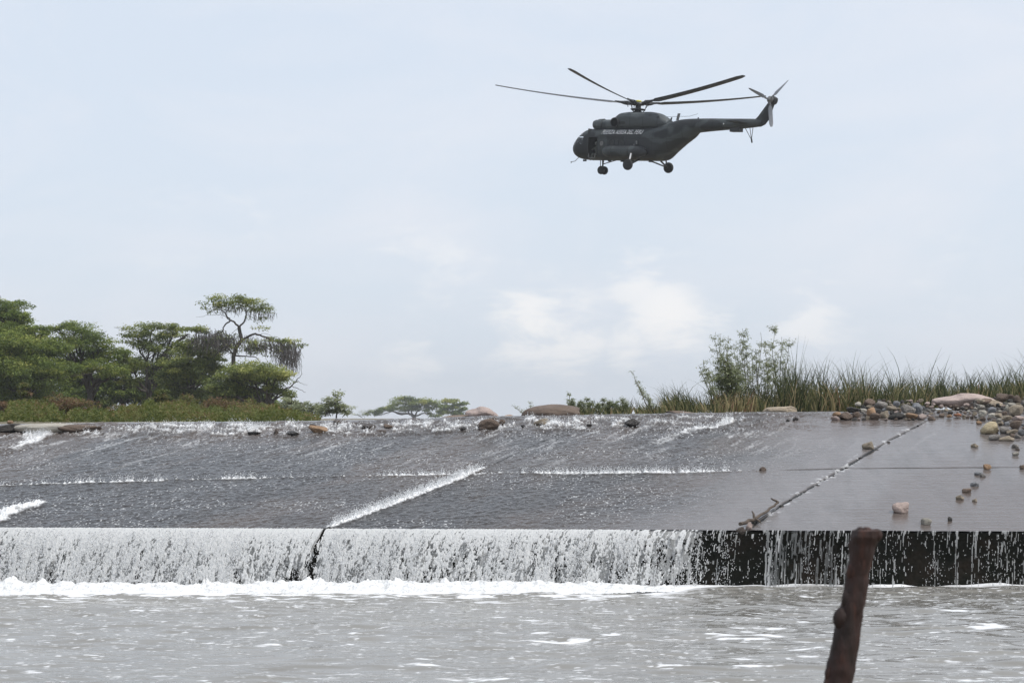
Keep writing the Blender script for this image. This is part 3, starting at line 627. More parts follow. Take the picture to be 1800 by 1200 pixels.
cp = MB(); cp.lathe([(.22, .12), (.24, .2), (.2, .26), (.06, .28)], (0, 0, 0), (0, 0, 1), 18); cp.build('hub_cap', mYel, mr)
arm = MB(); arm.tube([(.35, 0, 0), (.7, 0, 0), (.78, 0, .0), (1.0, 0, 0), (1.3, 0, .02), (1.75, 0, .03)], [.1, .12, .17, .15, .09, .07], 10); arm.box((.8, .12, 0), (.3, .14, .22)); arm.tube([(.75, .22, -.3), (.8, .22, .02)], .03, 6); armM = arm.mesh('blade_grip', mDark)
bl = blade(1.6, 10.62, .58, .07, R(-19), 22, .35).mesh('rotor_blade', mBlade)
HMi = HM.to_3x3().inverted()
for psi, tipx, tipy in ((190, 870, 158), (118, 1000, 130), (46, 1308, 142), (-26, 1345, 177), (-96, 1097, 186)):
    if tipx is None: dr = Vector((math.cos(R(psi)), -math.sin(R(psi)), .09))
    else:
        r = ray(tipx, tipy); o = np.array([0, 0, H]); best = None
        s_a = math.sin(R(psi)); base = Vector((math.cos(R(psi)), -s_a, 0))   # the tip lies on this sight line at about the blade's length from the hub
        rr = r/np.linalg.norm(r); oc = o-hub; bq = rr@oc; cq = oc@oc-10.62**2; disc = max(bq*bq-cq, 0)
        t = (-bq-math.sqrt(disc)) if s_a > 0 else (-bq+math.sqrt(disc)); dr = Vector(o+rr*t-hub)
    dr = (HMi @ dr).normalized()
    x = dr; y = Vector((0, 0, 1)).cross(x).normalized(); z = x.cross(y)
    M4 = Matrix(((x.x, y.x, z.x, 0), (x.y, y.y, z.y, 0), (x.z, y.z, z.z, 0), (0, 0, 0, 1)))
    b = link('rotor_blade', bl, mr); b.matrix_local = M4; g_ = link('blade_grip', armM, b)
# stabilisers, antennas, box under the boom, tail bumper
for sy in (1, -1):
    mb = MB(); V = []
    for yy, c0, c1 in ((.25, -8.6, -9.75), (1.75, -8.75, -9.6)):
        for x, z in ((c0, 0), ((c0*.7+c1*.3), .05), (c1, 0), ((c0*.7+c1*.3), -.05)): V.append((x, sy*yy, -1.42+z))
    mb.add(V, [(0, 1, 5, 4), (1, 2, 6, 5), (2, 3, 7, 6), (3, 0, 4, 7), (0, 3, 2, 1), (4, 5, 6, 7)]).build('stabiliser', mCamo, heli)
x1, zz1 = HL(1286, 226); x2_, _ = HL(1303, 226)
MB().box(((x1+x2_)/2, 0, (zz1+_)/2-.04), (abs(x2_-x1), .5, .42)).build('equipment_box', mDark, heli)
bx, bz = HL(1321, 246); mb = MB()
for q in ((1309, 224, .1), (1316, 224, -.12), (1324, 223, 0)):
    xx, zz = HL(q[0], q[1]); mb.tube([(xx, q[2], zz+.1), (bx, 0, bz)], .022, 6)
mb.tube([(bx, 0, bz+.05), (bx-.05, 0, bz-.2)], .06, 8); mb.build('tail_bumper', mDark, heli)
for px_, h_, w_ in ((1192, 10, .22), (1227, 3, .1), (1180, 3, .12), (1170, 2, .1)):
    xx, zz = HL(px_, 210); MB().box((xx, 0, zz+h_/48-.03), (w_, .04, h_/24+.08), ((1, 0, -.25), (0, 1, 0), (0, 0, 1))).build('antenna', mGrey if h_ > 5 else mDark, heli)
nx_, nz_ = HL(1008, 280); mb = MB(); mb.tube([(5.0, .25, -3.98), (5.35, .25, -4.28), (5.75, .25, -4.34)], .025, 6); mb.tube([(5.7, .25, -4.30), (5.7, .25, -4.44)], .03, 6); mb.build('pitot_probe', mGrey, heli)
wi = MB(); wi.tube([(-2.6, 0, -.95), (-4.6, 0, -.92), (-5.3, 0, -.75)], .012, 5); wi.build('aerial_wire', mDark, heli)
# external fuel tank and its straps
mb = MB(); mb.lathe([(.05, 1.92), (.22, 1.86), (.36, 1.66), (.42, 1.35), (.43, .6), (.43, -1.0), (.41, -1.4), (.30, -1.78), (.1, -1.98)], (0, 1.42, -3.62), (1, 0, 0), 26); ft = mb.build('fuel_tank', mCamo, heli)
for xs_ in (1.0, -.55):
    mb = MB(); mb.tube([(xs_, 1.42+.445*math.cos(t), -3.62+.445*math.sin(t)) for t in np.linspace(0, 2*math.pi, 24)], .02, 6); mb.build('strap', mDark, ft)
mb = MB(); mb.tube([(1.75, 1.30, -3.2), (-1.1, 1.32, -3.2)], .02, 5); mb.build('handrail', mDark, heli)
# undercarriage
def wheel(name, c, r, wd, par=None):
    mb = MB(); mb.lathe([(r*.55, -wd*.5), (r*.82, -wd*.5), (r*.96, -wd*.36), (r, -wd*.15), (r, wd*.15), (r*.96, wd*.36), (r*.82, wd*.5), (r*.55, wd*.5)], (0, 0, 0), (0, 1, 0), 30)
    w = bpy.data.objects.new(name, None); COL.objects.link(w); w.parent = par or heli; w.location = c
    mb.build('tyre', mRub, w)
    h = MB(); h.lathe([(.05, -wd*.5), (r*.3, -wd*.42), (r*.56, -wd*.4), (r*.56, wd*.4), (r*.3, wd*.42), (.05, wd*.5)], (0, 0, 0), (0, 1, 0), 20); h.build('wheel_hub', mGrey if False else mDark, w)
    return w
wp = HL(1103.5, 289.5, 2.2); ws = HL(1175, 295, -2.2)
for (xx, zz), sy in ((wp, 1), (ws, -1)):
    wheel('main_wheel', (xx, sy*2.2, zz), .40, .26)
    mb = MB(); mb.tube([(xx, sy*2.05, zz), (xx-.15, sy*.95, -4.12)], .065, 8); mb.tube([(xx, sy*2.05, zz), (xx+(.7 if sy > 0 else .75), sy*.95, -4.12)], .055, 8); mb.tube([(xx, sy*1.9, zz), (xx, sy*2.3, zz)], .06, 8); mb.build('gear_leg', mDark, heli)
    mb = MB(); mb.tube([(xx, sy*1.98, zz+.02), (xx+.02, sy*1.72, zz+1.0), (xx, sy*1.58, zz+1.05), (xx, sy*1.34, -2.85)], [.05, .055, .075, .06], 8); oleo = mb.build('shock_strut', mDark, heli)
    if sy > 0:
        mb = MB(); mb.tube([(xx, sy*2.0, zz+.42), (xx+.02, sy*1.84, zz+.85)], .06, 8); mb.build('piston', mWht, oleo); mb = MB(); mb.box((xx-.08, 1.37, -2.95), (.12, .08, .25)); mb.box((xx+.12, 1.36, -3.1), (.1, .06, .1)); mb.build('bracket', mGrey, oleo)
nwx, nwz = HL(1059.5, 299.5, 0)
for sy in (.2, -.2): wheel('nose_wheel', (nwx, sy, nwz), .315, .2)
mb = MB(); mb.tube([(nwx, 0, nwz), (nwx+.02, 0, nwz+.35), (nwx+.02, 0, -4.1)], [.07, .06, .09], 8); mb.tube([(nwx, -.25, nwz), (nwx, .25, nwz)], .06, 8); mb.tube([(nwx+.05, 0, nwz+.45), (nwx-1.2, 0, -4.15)], .035, 6); mb.tube([(nwx+.16, .1, nwz+.1), (nwx+.18, .1, -4.12)], .03, 6); mb.build('nose_gear_leg', mDark, heli)
for xx in (2.1, 4.4, -1.6): MB().box((xx, .3, -4.22), (.3, .06, .14)).build('antenna', mDark, heli)
MB().box((.55, .2, -4.22), (.9, .5, .16)).build('belly_light', mDark, heli)
# lettering laid on the curved side
cu = bpy.data.curves.new('lettering', 'FONT'); cu.body = 'FUERZA AEREA DEL PERU'; cu.size = .40; cu.shear = .25; cu.offset = .004; cu.resolution_u = 3; cu.space_character = 1.06
tmp = bpy.data.objects.new('tmp', cu); COL.objects.link(tmp); dg = bpy.context.evaluated_depsgraph_get()
me = bpy.data.meshes.new_from_object(tmp.evaluated_get(dg)); bpy.data.objects.remove(tmp); bpy.data.curves.remove(cu)
co_ = np.zeros(len(me.vertices)*3); me.vertices.foreach_get('co', co_); co_ = co_.reshape(-1, 3)
xa, za = HL(1058, 235.5, 1.15); xb, zb = HL(1130, 235.5, 1.15); sc_ = abs(xb-xa)/(co_[:, 0].max()-co_[:, 0].min())
tt = (co_[:, 0]-co_[:, 0].min())*sc_; X_ = xa-tt; Z_ = za+(zb-za)*tt/abs(xb-xa)*.4+co_[:, 1]*1.08
Y_ = body.surf(X_, Z_)+.025
me.vertices.foreach_set('co', np.stack([X_, Y_, Z_], -1).ravel()); me.materials.clear(); me.materials.append(mWht); me.update(); link('lettering', me, heli)
# small white stencil on the boom
mb = MB(); xs_, zs_ = HL(1268, 218.5, .42); mb.box((xs_, .43, zs_), (.42, .02, .035)); mb.box((xs_-.2, .435, zs_+.03), (.07, .02, .1)); mb.build('stencil', mWht, heli)

# ------------------------------------------------------------------ crew member at the open door: one skinned body
def skinned(name, nodes, edges, mat, sub=1):
    """nodes: {key: (pos, radius)}; first is the root"""
    keys = list(nodes); me = bpy.data.meshes.new(name); me.from_pydata([nodes[k][0] for k in keys], [(keys.index(a), keys.index(b)) for a, b in edges], []); me.update()
    o = bpy.data.objects.new(name, me); COL.objects.link(o); md = o.modifiers.new('s', 'SKIN'); me.skin_vertices or me.attributes
    if not me.skin_vertices: o.data.skin_vertices
    for i, k in enumerate(keys):
        r = nodes[k][1]; me.skin_vertices[0].data[i].radius = (r, r) if np.isscalar(r) else r; me.skin_vertices[0].data[i].use_root = (i == 0)
    o.modifiers.new('u', 'SUBSURF').levels = sub; o.modifiers['u'].render_levels = sub
    dg = bpy.context.evaluated_depsgraph_get(); m2 = bpy.data.meshes.new_from_object(o.evaluated_get(dg)); bpy.data.objects.remove(o); bpy.data.meshes.remove(me)
    m2.materials.clear(); m2.materials.append(mat); m2.polygons.foreach_set('use_smooth', np.ones(len(m2.polygons), bool)); m2.name = name; return m2
N = dict(pelvis=((0, 0, .12), (.16, .13)), waist=((.02, 0, .32), (.15, .12)), chest=((.05, .04, .55), (.19, .13)), neck=((.07, .06, .72), .06), jaw=((.08, .09, .80), .075), head=((.08, .09, .90), .10), crown=((.08, .08, .97), .07))
E = [('pelvis', 'waist'), ('waist', 'chest'), ('chest', 'neck'), ('neck', 'jaw'), ('jaw', 'head'), ('head', 'crown')]
for s2, sg in (('a', 1), ('b', -1)):
    N.update({'sho'+s2: ((.05+.21*sg, .04, .62), .07), 'elb'+s2: ((.05+.30*sg, .24, .42), .048), 'wri'+s2: ((.05+.16*sg, .42, .46), .033), 'pal'+s2: ((.05+.13*sg, .49, .47), (.042, .022)),
              'hip'+s2: ((.10*sg, .06, .10), .095), 'kne'+s2: ((.14*sg, .48, .12), .065), 'ank'+s2: ((.15*sg, .52, -.30), .045), 'toe'+s2: ((.15*sg, .70, -.36), .045)})
    E += [('chest', 'sho'+s2), ('sho'+s2, 'elb'+s2), ('elb'+s2, 'wri'+s2), ('wri'+s2, 'pal'+s2), ('pelvis', 'hip'+s2), ('hip'+s2, 'kne'+s2), ('kne'+s2, 'ank'+s2), ('ank'+s2, 'toe'+s2)]
    for fi, (dx, ln) in enumerate(((-.03, .08), (-.01, .095), (.01, .09), (.03, .07))):
        N['f%s%d' % (s2, fi)] = ((.05+.13*sg+dx, .49+ln*.7, .465-ln*.45), .010); E.append(('pal'+s2, 'f%s%d' % (s2, fi)))
    N['th'+s2] = ((.05+.13*sg-.06*sg, .50, .50), .012); E.append(('pal'+s2, 'th'+s2))
mSuit = simple('flight_suit', (.075, .085, .07), .8, .3, 9)
crew = link('person', skinned('person', N, E, mSuit), None)
helm = MB(); helm.lathe([(.14, -.08), (.15, .02), (.13, .09), (.07, .135), (.01, .145)], (.08, .07, .92), (0, -.15, 1), 18); helm.build('helmet', simple('helmet_paint', (.16, .17, .15), .4, .1, 4), crew)
vis = MB(); vis.box((.08, .19, .89), (.17, .05, .08)); vis.build('visor', mDark, crew)
crew.matrix_world = HM @ Matrix.Translation((2.98, .66, -3.90))
tag(crew, 'crew member in dark flight suit and helmet sitting in the open door of the helicopter', 'person')
# ================================================================== STONES
def stone_mesh(name, seed, mat, sub=3, cuts=10):
    import bmesh
    bm = bmesh.new(); bmesh.ops.create_icosphere(bm, subdivisions=sub, radius=.5)
    r = random.Random(seed); off = Vector((r.random()*50, r.random()*50, r.random()*50)); a = [r.uniform(.75, 1.0) for _ in range(3)]
    planes = [(Vector((r.gauss(0, 1), r.gauss(0, 1), r.gauss(0, 1))).normalized(), r.uniform(.27, .43)) for _ in range(cuts)]
    for v in bm.verts:
        p = v.co.copy()
        for nrm, d in planes:
            e = p.dot(nrm)-d
            if e > 0: p -= nrm*e*.97
        q = 1+.16*mnoise.noise(p*2.6+off)+.06*mnoise.noise(p*7+off); v.co = p*q
    me = bpy.data.meshes.new(name); bm.to_mesh(me); bm.free()
    c = np.zeros(len(me.vertices)*3); me.vertices.foreach_get('co', c); c = c.reshape(-1, 3); c = (c-(c.max(0)+c.min(0))/2)/(c.max(0)-c.min(0)); me.vertices.foreach_set('co', c.ravel())
    me.materials.append(mat); me.polygons.foreach_set('use_smooth', np.ones(len(me.polygons), bool)); me.update(); return me
def stone_mat(name, a, b, wet=False):
    m = NT(name); v = m.coord('Object', (1, 1, 1)); oi = m.n('ShaderNodeObjectInfo')
    mp_ = m.n('ShaderNodeVectorMath', {0: v, 1: oi.outputs['Location']}, operation='ADD').outputs[0]
    f = m.noise(mp_, 2.6, 6, .65); sp = m.noise(mp_, 22, 3, .6)
    c = m.ramp(f, [(.3, a), (.7, b)]); c = m.mix(m.math('MULTIPLY', m.math('GREATER_THAN', sp, .62), .35), c, (.06, .055, .05))
    hs = m.n('ShaderNodeHueSaturation', {'Color': c, 'Value': m.math('MULTIPLY_ADD', oi.outputs['Random'], .5)}); hs.inputs['Value'].default_value = 1
    vm = m.math('ADD', m.math('MULTIPLY', oi.outputs['Random'], .55), .72); m.set(hs, 'Value', vm)
    m.P(Base_Color=hs.outputs[0], Roughness=.22 if wet else .72, Normal=m.bump(m.noise(mp_, 7, 7, .65), .9, .09)); return m.m
SM = dict(grey=stone_mat('grey_stone', (.17, .155, .14), (.30, .275, .25)), tan=stone_mat('tan_stone', (.25, .20, .145), (.42, .35, .26)), brown=stone_mat('brown_stone', (.12, .085, .065), (.23, .165, .12)),
          orange=stone_mat('orange_stone', (.32, .19, .105), (.46, .30, .18)), dark=stone_mat('dark_stone', (.030, .028, .026), (.075, .068, .06)), pale=stone_mat('pale_stone', (.40, .37, .31), (.56, .52, .45)),
          red=stone_mat('red_stone', (.34, .12, .06), (.42, .2, .11)), pink=stone_mat('pinkish_stone', (.33, .25, .22), (.46, .37, .33)), wet=stone_mat('wet_dark_stone', (.022, .02, .019), (.06, .05, .042), True), yellow=stone_mat('yellow_stone', (.34, .27, .15), (.50, .42, .28)),
          wetbrown=stone_mat('wet_brown_stone', (.06, .042, .032), (.12, .09, .07), True), bluegrey=stone_mat('blue_grey_stone', (.17, .175, .185), (.28, .285, .295)))
SHAPES = {k: [stone_mesh('stone_'+k+'_shape', hash((i*31+j*7)) % 1000, m) for i in range(5)] for j, (k, m) in enumerate(SM.items())}
SMOOTH = {k: [stone_mesh('boulder_'+k+'_shape', 300+i*31+j*7, m, 4, 4) for i in range(4)] for j, (k, m) in enumerate(SM.items())}
stone_n = [0]
def stone(px, py, w, h, col, label, name='stone', Y=None, group=None, rot=None, flat=.8, sink=.32, shape=None, tilt=None, cat='stone'):
    """w, h: its size in pixels in the photograph, turned into metres at its own distance"""
    stone_n[0] += 1; r = random.Random(stone_n[0]*13+5)
    if Y is None:
        p = slab_pt(px, py+h*.5); Yp = p[1]; hm = px2m(h, Yp); ww = px2m(w, Yp)
        c = np.array([p[0], Yp+.25*ww*flat, p[2]+hm*.42-.01])
    else:
        c = at(px, py, Y); hm = px2m(h, Y); ww = px2m(w, Y)
    me = (SMOOTH[col][(shape or 0) % 4] if name == 'boulder' else SHAPES[col][shape if shape is not None else r.randrange(5)]); o = link(name, me, None, c)
    o.scale = (ww, ww*flat*r.uniform(.85, 1.15), hm*1.12)
    o.rotation_euler = (r.uniform(-.2, .2) if tilt is None else tilt[0], r.uniform(-.2, .2) if tilt is None else tilt[1], r.uniform(-.35, .35) if rot is None else rot)
    tag(o, label, cat, group); return o
# single stones lying on the apron
for a in ((1528, 782, 22, 15, 'tan', 'tan stone with dark underside sitting beside the diagonal crack on the apron'),
          (1714, 782, 14, 9, 'tan', 'small tan block alone on bare apron between the crack and the rock heap'),
          (1741, 751, 33, 23, 'yellow', 'big yellowish rounded stone at the edge of the rock heap'),
          (1749, 768, 21, 11, 'grey', 'dark shadowed grey stone under the big yellowish one'),
          (1771, 770, 30, 11, 'tan', 'long flat tan stone at the front foot of the rock heap'),
          (1785, 783, 13, 9, 'grey', 'broken grey stone just in front of the rock heap'),
          (1789, 789, 8, 5, 'brown', 'small brown pebble beside the broken grey stone in front of the heap'),
          (1786, 797, 12, 8, 'pale', 'small pale stone standing alone in front of the rock heap'),
          (1736, 820, 15, 11, 'orange', 'orange brown stone lying on the horizontal joint of the apron'),
          (1798, 820, 10, 9, 'brown', 'brown stone on the horizontal joint at the frame edge'),
          (1721, 831, 16, 7, 'bluegrey', 'flat grey stone just below the orange brown one'),
          (1728, 835, 11, 6, 'grey', 'little light grey stone touching the flat grey one under the joint'),
          (1714, 850, 16, 9, 'bluegrey', 'pale topped grey stone, uppermost of the slanting stone trail below the joint'),
          (1701, 861, 17, 9, 'brown', 'brown grey stone in the middle of the slanting trail below the joint'),
          (1688, 873, 15, 10, 'tan', 'rounded tan brown stone, lowest of the slanting trail below the joint'),
          (1714, 878, 9, 7, 'tan', 'tiny tan pebble beside the slanting stone trail'),
          (1584, 891, 33, 21, 'pink', 'largest pinkish tan stone low on the wet apron near the lip'),
          (1629, 915, 19, 13, 'pale', 'pale yellowish pointed stone close to the lip of the fall'),
          (1670, 911, 10, 9, 'dark', 'small black stone close to the lip of the fall'),
          (1341, 823, 13, 8, 'brown', 'small brown stone splashing at the end of the foaming joint'),
          (1399, 736, 10, 8, 'wet', 'small wet black stone below the reeds at the crest'),
          (1385, 738, 7, 5, 'wet', 'tiny wet black pebble next to the small black stone at the crest'),
          (560, 754, 37, 14, 'orange', 'bright orange rounded boulder in the rapids on the crest'),
          (549, 748, 15, 10, 'wet', 'wet black stone tucked behind the orange boulder'),
          (447, 761, 25, 9, 'wet', 'flat wet dark stone in the white water, farthest from the orange boulder'),
          (485, 759, 9, 13, 'wetbrown', 'narrow upright brown stone between two wet black stones in the rapids'),
          (513, 761, 25, 11, 'wet', 'wet black stone in the rapids beside the orange boulder'),
          (599, 740, 26, 7, 'wetbrown', 'low brown stone barely clear of the water behind the orange boulder'),
          (646, 748, 26, 12, 'wetbrown', 'wet dark brown stone with foam round it in mid rapids'),
          (685, 749, 22, 8, 'brown', 'brown slab leaning in the foam of mid rapids'),
          (670, 756, 20, 6, 'wetbrown', 'thin dark wedge of stone under the leaning brown slab'),
          (814, 753, 14, 9, 'wet', 'small black stone in front of the large rounded crest boulder'),
          (858, 745, 42, 19, 'brown', 'large rounded dark brown boulder in the rapids on the crest'),
          (848, 752, 15, 8, 'wetbrown', 'small brown stone against the foot of the large rounded boulder'),
          (880, 741, 18, 9, 'brown', 'brown stone leaning on the side of the large rounded boulder'),
          (866, 736, 18, 7, 'brown', 'flat brown stone just behind the large rounded boulder'),
          (952, 741, 30, 14, 'tan', 'tan rock with white foam washing over it on the crest'),
          (1112, 742, 28, 16, 'wet', 'angular dark brown block standing in water on the crest'),
          (919, 748, 9, 6, 'wet', 'small dark stone in white water by the tan foaming rock'),
          (770, 748, 12, 5, 'wetbrown', 'small flat dark stone awash on the crest'),
          (1036, 746, 10, 6, 'wet', 'small dark stone awash between tan rock and angular block')):
    stone(*a)
# boulders on the far side of the crest
stone(848, 731, 62, 30, 'pink', 'broad rounded pinkish brown boulder behind the crest, bare sky above', Y=47.6, shape=1, rot=.1, name='boulder', cat='boulder')
stone(968, 727, 104, 30, 'brown', 'long low brown boulder in front of the small bushes at the crest', Y=47.7, shape=2, rot=0, tilt=(0, -.03), name='boulder', cat='boulder')
stone(800, 733, 56, 6, 'brown', 'flat brown rock ledge barely above the water beside the pinkish boulder', Y=47.4, name='boulder', cat='boulder')
stone(895, 732, 18, 6, 'orange', 'small orange stone between the two big crest boulders', Y=47.2)
stone(1371, 722, 66, 16, 'tan', 'low flat tan rock at the foot of the reeds', Y=47.5, tilt=(0, .03), name='boulder', cat='boulder', rot=.1)
stone(1210, 728, 90, 8, 'brown', 'low brown rock awash under the leaning reeds', Y=47.4, name='boulder', cat='boulder')
stone(90, 751, 142, 17, 'pale', 'long flat pale slab of rock on the crest below the olive bushes', shape=3, rot=0, tilt=(0, 0), name='boulder', cat='boulder', flat=.3)
stone(135, 752, 90, 15, 'brown', 'brown flat rock overlapping the long pale slab', rot=.1, tilt=(0, .02), name='boulder', cat='boulder', flat=.35)
stone(18, 741, 12, 7, 'orange', 'small tan stone at the far end of the long pale slab')
stone(14, 752, 46, 14, 'dark', 'dark sloping rock beside the long pale slab', name='boulder', cat='boulder')
# heaps: rubble bed below, then stones one by one
_hc = {}
def heap_pt(px, py, base, k=.055):
    key = (round(px/4), round(base))
    if key not in _hc: _hc[key] = slab_pt(px, base)[1]
    return _hc[key]-.15+max(base-py, 0)*k
def bed(name, x0, x1, base, top, k):
    us = np.linspace(x0, x1, 60); vs_ = np.linspace(0, 1, 14); V = []
    for t in vs_:
        for u in us:
            b = np.interp(u, *base); tp = np.interp(u, *top); py = b+(tp-b)*t+5
            Yh = heap_pt(u, py-5, np.interp(u, *base), k); p = at(u, py, Yh); V.append((p[0]+random.uniform(-.03, .03), p[1], p[2]-.06+random.uniform(-.05, .05)))
    for u in us: p = at(u, np.interp(u, *top)+5, 50.2); V.append((p[0], p[1], p[2]-.5))
    tag(link(name, mesh_np(name, V, grid_faces(15, 60), SM['dark'])), 'coarse dark gravel packed between the heaped river stones', 'gravel', kind='stuff')
B1 = ([1455, 1500, 1560, 1640, 1700], [737, 738, 738, 738, 733]); T1 = ([1455, 1490, 1515, 1560, 1620, 1645, 1700], [735, 722, 706, 704, 705, 712, 716])
B2 = ([1640, 1700, 1715, 1745, 1800, 1900], [733, 736, 740, 760, 772, 776]); T2 = ([1640, 1680, 1720, 1750, 1800, 1900], [716, 713, 706, 700, 696, 690])
bed('gravel', 1465, 1660, B1, T1, .055); bed('gravel', 1640, 1880, B2, T2, .055)
big = [(1528, 707, 22, 12, 'brown', 'rounded brown stone on top of the first rock heap near the reeds'), (1532, 724, 17, 14, 'orange', 'tan orange round stone in the front face of the first heap'), (1538, 732, 21, 13, 'brown', 'broad brown stone at the waterline below the tan orange one'),
       (1555, 729, 16, 15, 'tan', 'upright tan stone with flat face at the waterline of the first heap'), (1487, 731, 24, 13, 'brown', 'wide grey brown stone, outermost of the first heap towards the rapids'), (1472, 728, 17, 8, 'orange', 'orange brown pebble at the tip of the first heap'),
       (1604, 731, 25, 10, 'orange', 'flat pinkish orange stone at the waterline next to the crack'), (1621, 732, 18, 9, 'pink', 'pinkish stone right above the top of the diagonal crack'), (1596, 720, 27, 15, 'grey', 'large grey tan angular stone in the middle of the first heap'),
       (1576, 731, 30, 10, 'dark', 'dark wet stone at the waterline of the first heap'), (1612, 717, 21, 17, 'bluegrey', 'tall blue grey stone at the end of the first heap'), (1549, 712, 24, 12, 'grey', 'grey stone high in the first heap behind the tan orange one'),
       (1500, 720, 28, 9, 'dark', 'long black stone on the shoulder of the first heap'), (1567, 718, 20, 10, 'tan', 'tan cobble high in the first heap'), (1727, 727, 16, 13, 'pale', 'pale rounded cobble at the waterline of the second heap'), (1744, 720, 16, 10, 'bluegrey', 'smooth blue grey cobble above the pale rounded one'),
       (1743, 730, 13, 8, 'pale', 'little pale cobble beside the pale rounded one'), (1788, 722, 30, 20, 'tan', 'big tan wedge shaped stone in the second heap'), (1683, 729, 15, 6, 'red', 'brick red flat stone at the waterline between the heaps'), (1668, 731, 10, 5, 'orange', 'small orange stone next to the brick red one'),
       (1777, 713, 18, 10, 'pale', 'pale grey cobble resting above the tan wedge'), (1761, 699, 22, 14, 'brown', 'dark brown block on top of the second heap'), (1788, 702, 16, 14, 'brown', 'dark brown boulder at the skyline of the second heap'), (1771, 718, 9, 13, 'pale', 'upright pale stone in the second heap'),
       (1790, 735, 24, 9, 'pink', 'rosy flat stone in the second heap below the tan wedge'), (1770, 735, 22, 10, 'tan', 'arched tan stone above the big yellowish one'), (1785, 747, 22, 14, 'brown', 'big brown grey stone beside the big yellowish one'), (1797, 760, 16, 10, 'bluegrey', 'blue grey flat stone low in the second heap'),
       (1765, 757, 18, 13, 'grey', 'split grey stone between the yellowish stone and the flat tan one'), (1780, 759, 22, 8, 'tan', 'thin tan stone above the long flat one at the foot of the heap')]
for px, py, w, h, col, lab in big:
    first = px < 1650; bs, tp_ = (B1, T1) if first else (B2, T2)
    stone(px, py, w, h, col, lab, Y=heap_pt(px, py, np.interp(px, *bs))-.12)
stone(1702, 709, 128, 32, 'pink', 'long smooth tan boulder lying behind the second heap below the reeds', Y=48.0, shape=1, rot=0, tilt=(0, .05), name='boulder', cat='boulder')
stone(1742, 709, 56, 13, 'tan', 'thick tilted tan slab propped on the long smooth boulder', Y=47.0, shape=3, rot=0, tilt=(0, .22), name='boulder', cat='boulder', flat=.5)
taken = [(b[0], b[1], b[2], b[3]) for b in big]+[(1741, 751, 33, 23)]
colnames = dict(grey='grey', tan='tan', brown='brown', dark='dark', pale='pale', pink='pinkish', bluegrey='blue grey', orange='orange')
def fill(n, x0, x1, bs, tp_, where, s0, s1):
    k = 0; tries = 0
    while k < n and tries < 6000:
        tries += 1; px = random.uniform(x0, x1); t = random.random()**1.1; b, tp = np.interp(px, *bs), np.interp(px, *tp_); py = b+(tp-b)*t-1
        w = random.uniform(s0, s1)*random.choice((1, 1, .7, 1.25)); h = w*random.uniform(.5, .8)
        if any(abs(px-q[0]) < .40*(w+q[2]) and abs(py-q[1]) < .40*(h+q[3]) for q in taken): continue
        col = random.choices(list(colnames), (4, 6, 7, 4, 1.5, 5, 1, .5))[0]; taken.append((px, py, w, h)); k += 1
        size = 'small' if w < 10.5 else 'medium'
        lab = '%s %s cobble packed into %s' % (size, colnames[col], where)
        stone(px, py, w, h, col, lab, name='cobble', Y=heap_pt(px, py, b)+.02, group='%s %s cobbles in %s' % (size, colnames[col], where), cat='cobble')
fill(78, 1466, 1642, B1, T1, 'the first rock heap below the reeds', 8, 15)
fill(34, 1640, 1715, B2, T2, 'the low dark bank between the two heaps', 6, 11)
fill(95, 1715, 1880, B2, T2, 'the second rock heap at the frame edge', 8, 17)
# pebbles and twigs caught in the diagonal crack
for i, t in enumerate(np.linspace(.06, .97, 10)):
    q = np.array([1372, 888])+(np.array([1624, 742])-np.array([1372, 888]))*t+np.array([random.uniform(-3, 3), random.uniform(-2, 2)])
    stone(q[0], q[1], random.uniform(4, 8), random.uniform(2, 3.5), random.choice(('dark', 'wet', 'dark')), 'small dark pebble wedged in the diagonal crack of the apron', name='pebble', group='pebbles wedged in the diagonal crack', cat='pebble')
stone(1150, 1199, 26, 8, 'wetbrown', 'brown tip of a sunken rock breaking the lower pool', Y=23.0, name='boulder', cat='boulder')
# driftwood snagged at the lip
mWood = simple('driftwood', (.075, .055, .04), .8, .4, 9, .5)
def jag(P, n, amp):
    P = [np.array(p, float) for p in P]; out = []
    for a, b in zip(P, P[1:]):
        for t in np.linspace(0, 1, n, endpoint=False): out.append(a+(b-a)*t+np.array([random.gauss(0, amp) for _ in range(3)]))
    out.append(P[-1]); return np.array(out)
up_ = np.array([0, 0, .05]); s1 = [slab_pt(1300, 931)+up_*2.2, slab_pt(1327, 919)+up_*1.6, slab_pt(1350, 903)+up_*1.4, slab_pt(1368, 894)+up_*2.4]
mb = MB(); mb.tube(jag(s1, 5, .008), np.linspace(.034, .02, 16), 8); mb.tube(jag([s1[3], slab_pt(1355, 895)+up_*4.2], 3, .004), [.026, .02, .018, .01], 6); mb.tube(jag([s1[1], slab_pt(1337, 923)+up_], 3, .006), [.03, .022, .018, .01], 6); mb.tube(jag([s1[1], slab_pt(1322, 915)+up_*3.5], 3, .006), [.03, .025, .02, .012], 6)
tag(mb.build('driftwood', mWood), 'forked dark driftwood branch snagged on the lip at the diagonal crack', 'driftwood')
p = slab_pt(1318, 922); o = stone(1317, 923, 12, 15, 'pink', 'pale pinkish stone jammed against the driftwood at the lip'); o = stone(1303, 930, 18, 12, 'wetbrown', 'wet brown stone hanging over the lip below the driftwood'); stone(1326, 916, 12, 9, 'dark', 'dark clump of stone behind the driftwood fork')
stone(1374, 888, 9, 4, 'dark', 'thin dark chip just beyond the tip of the driftwood')
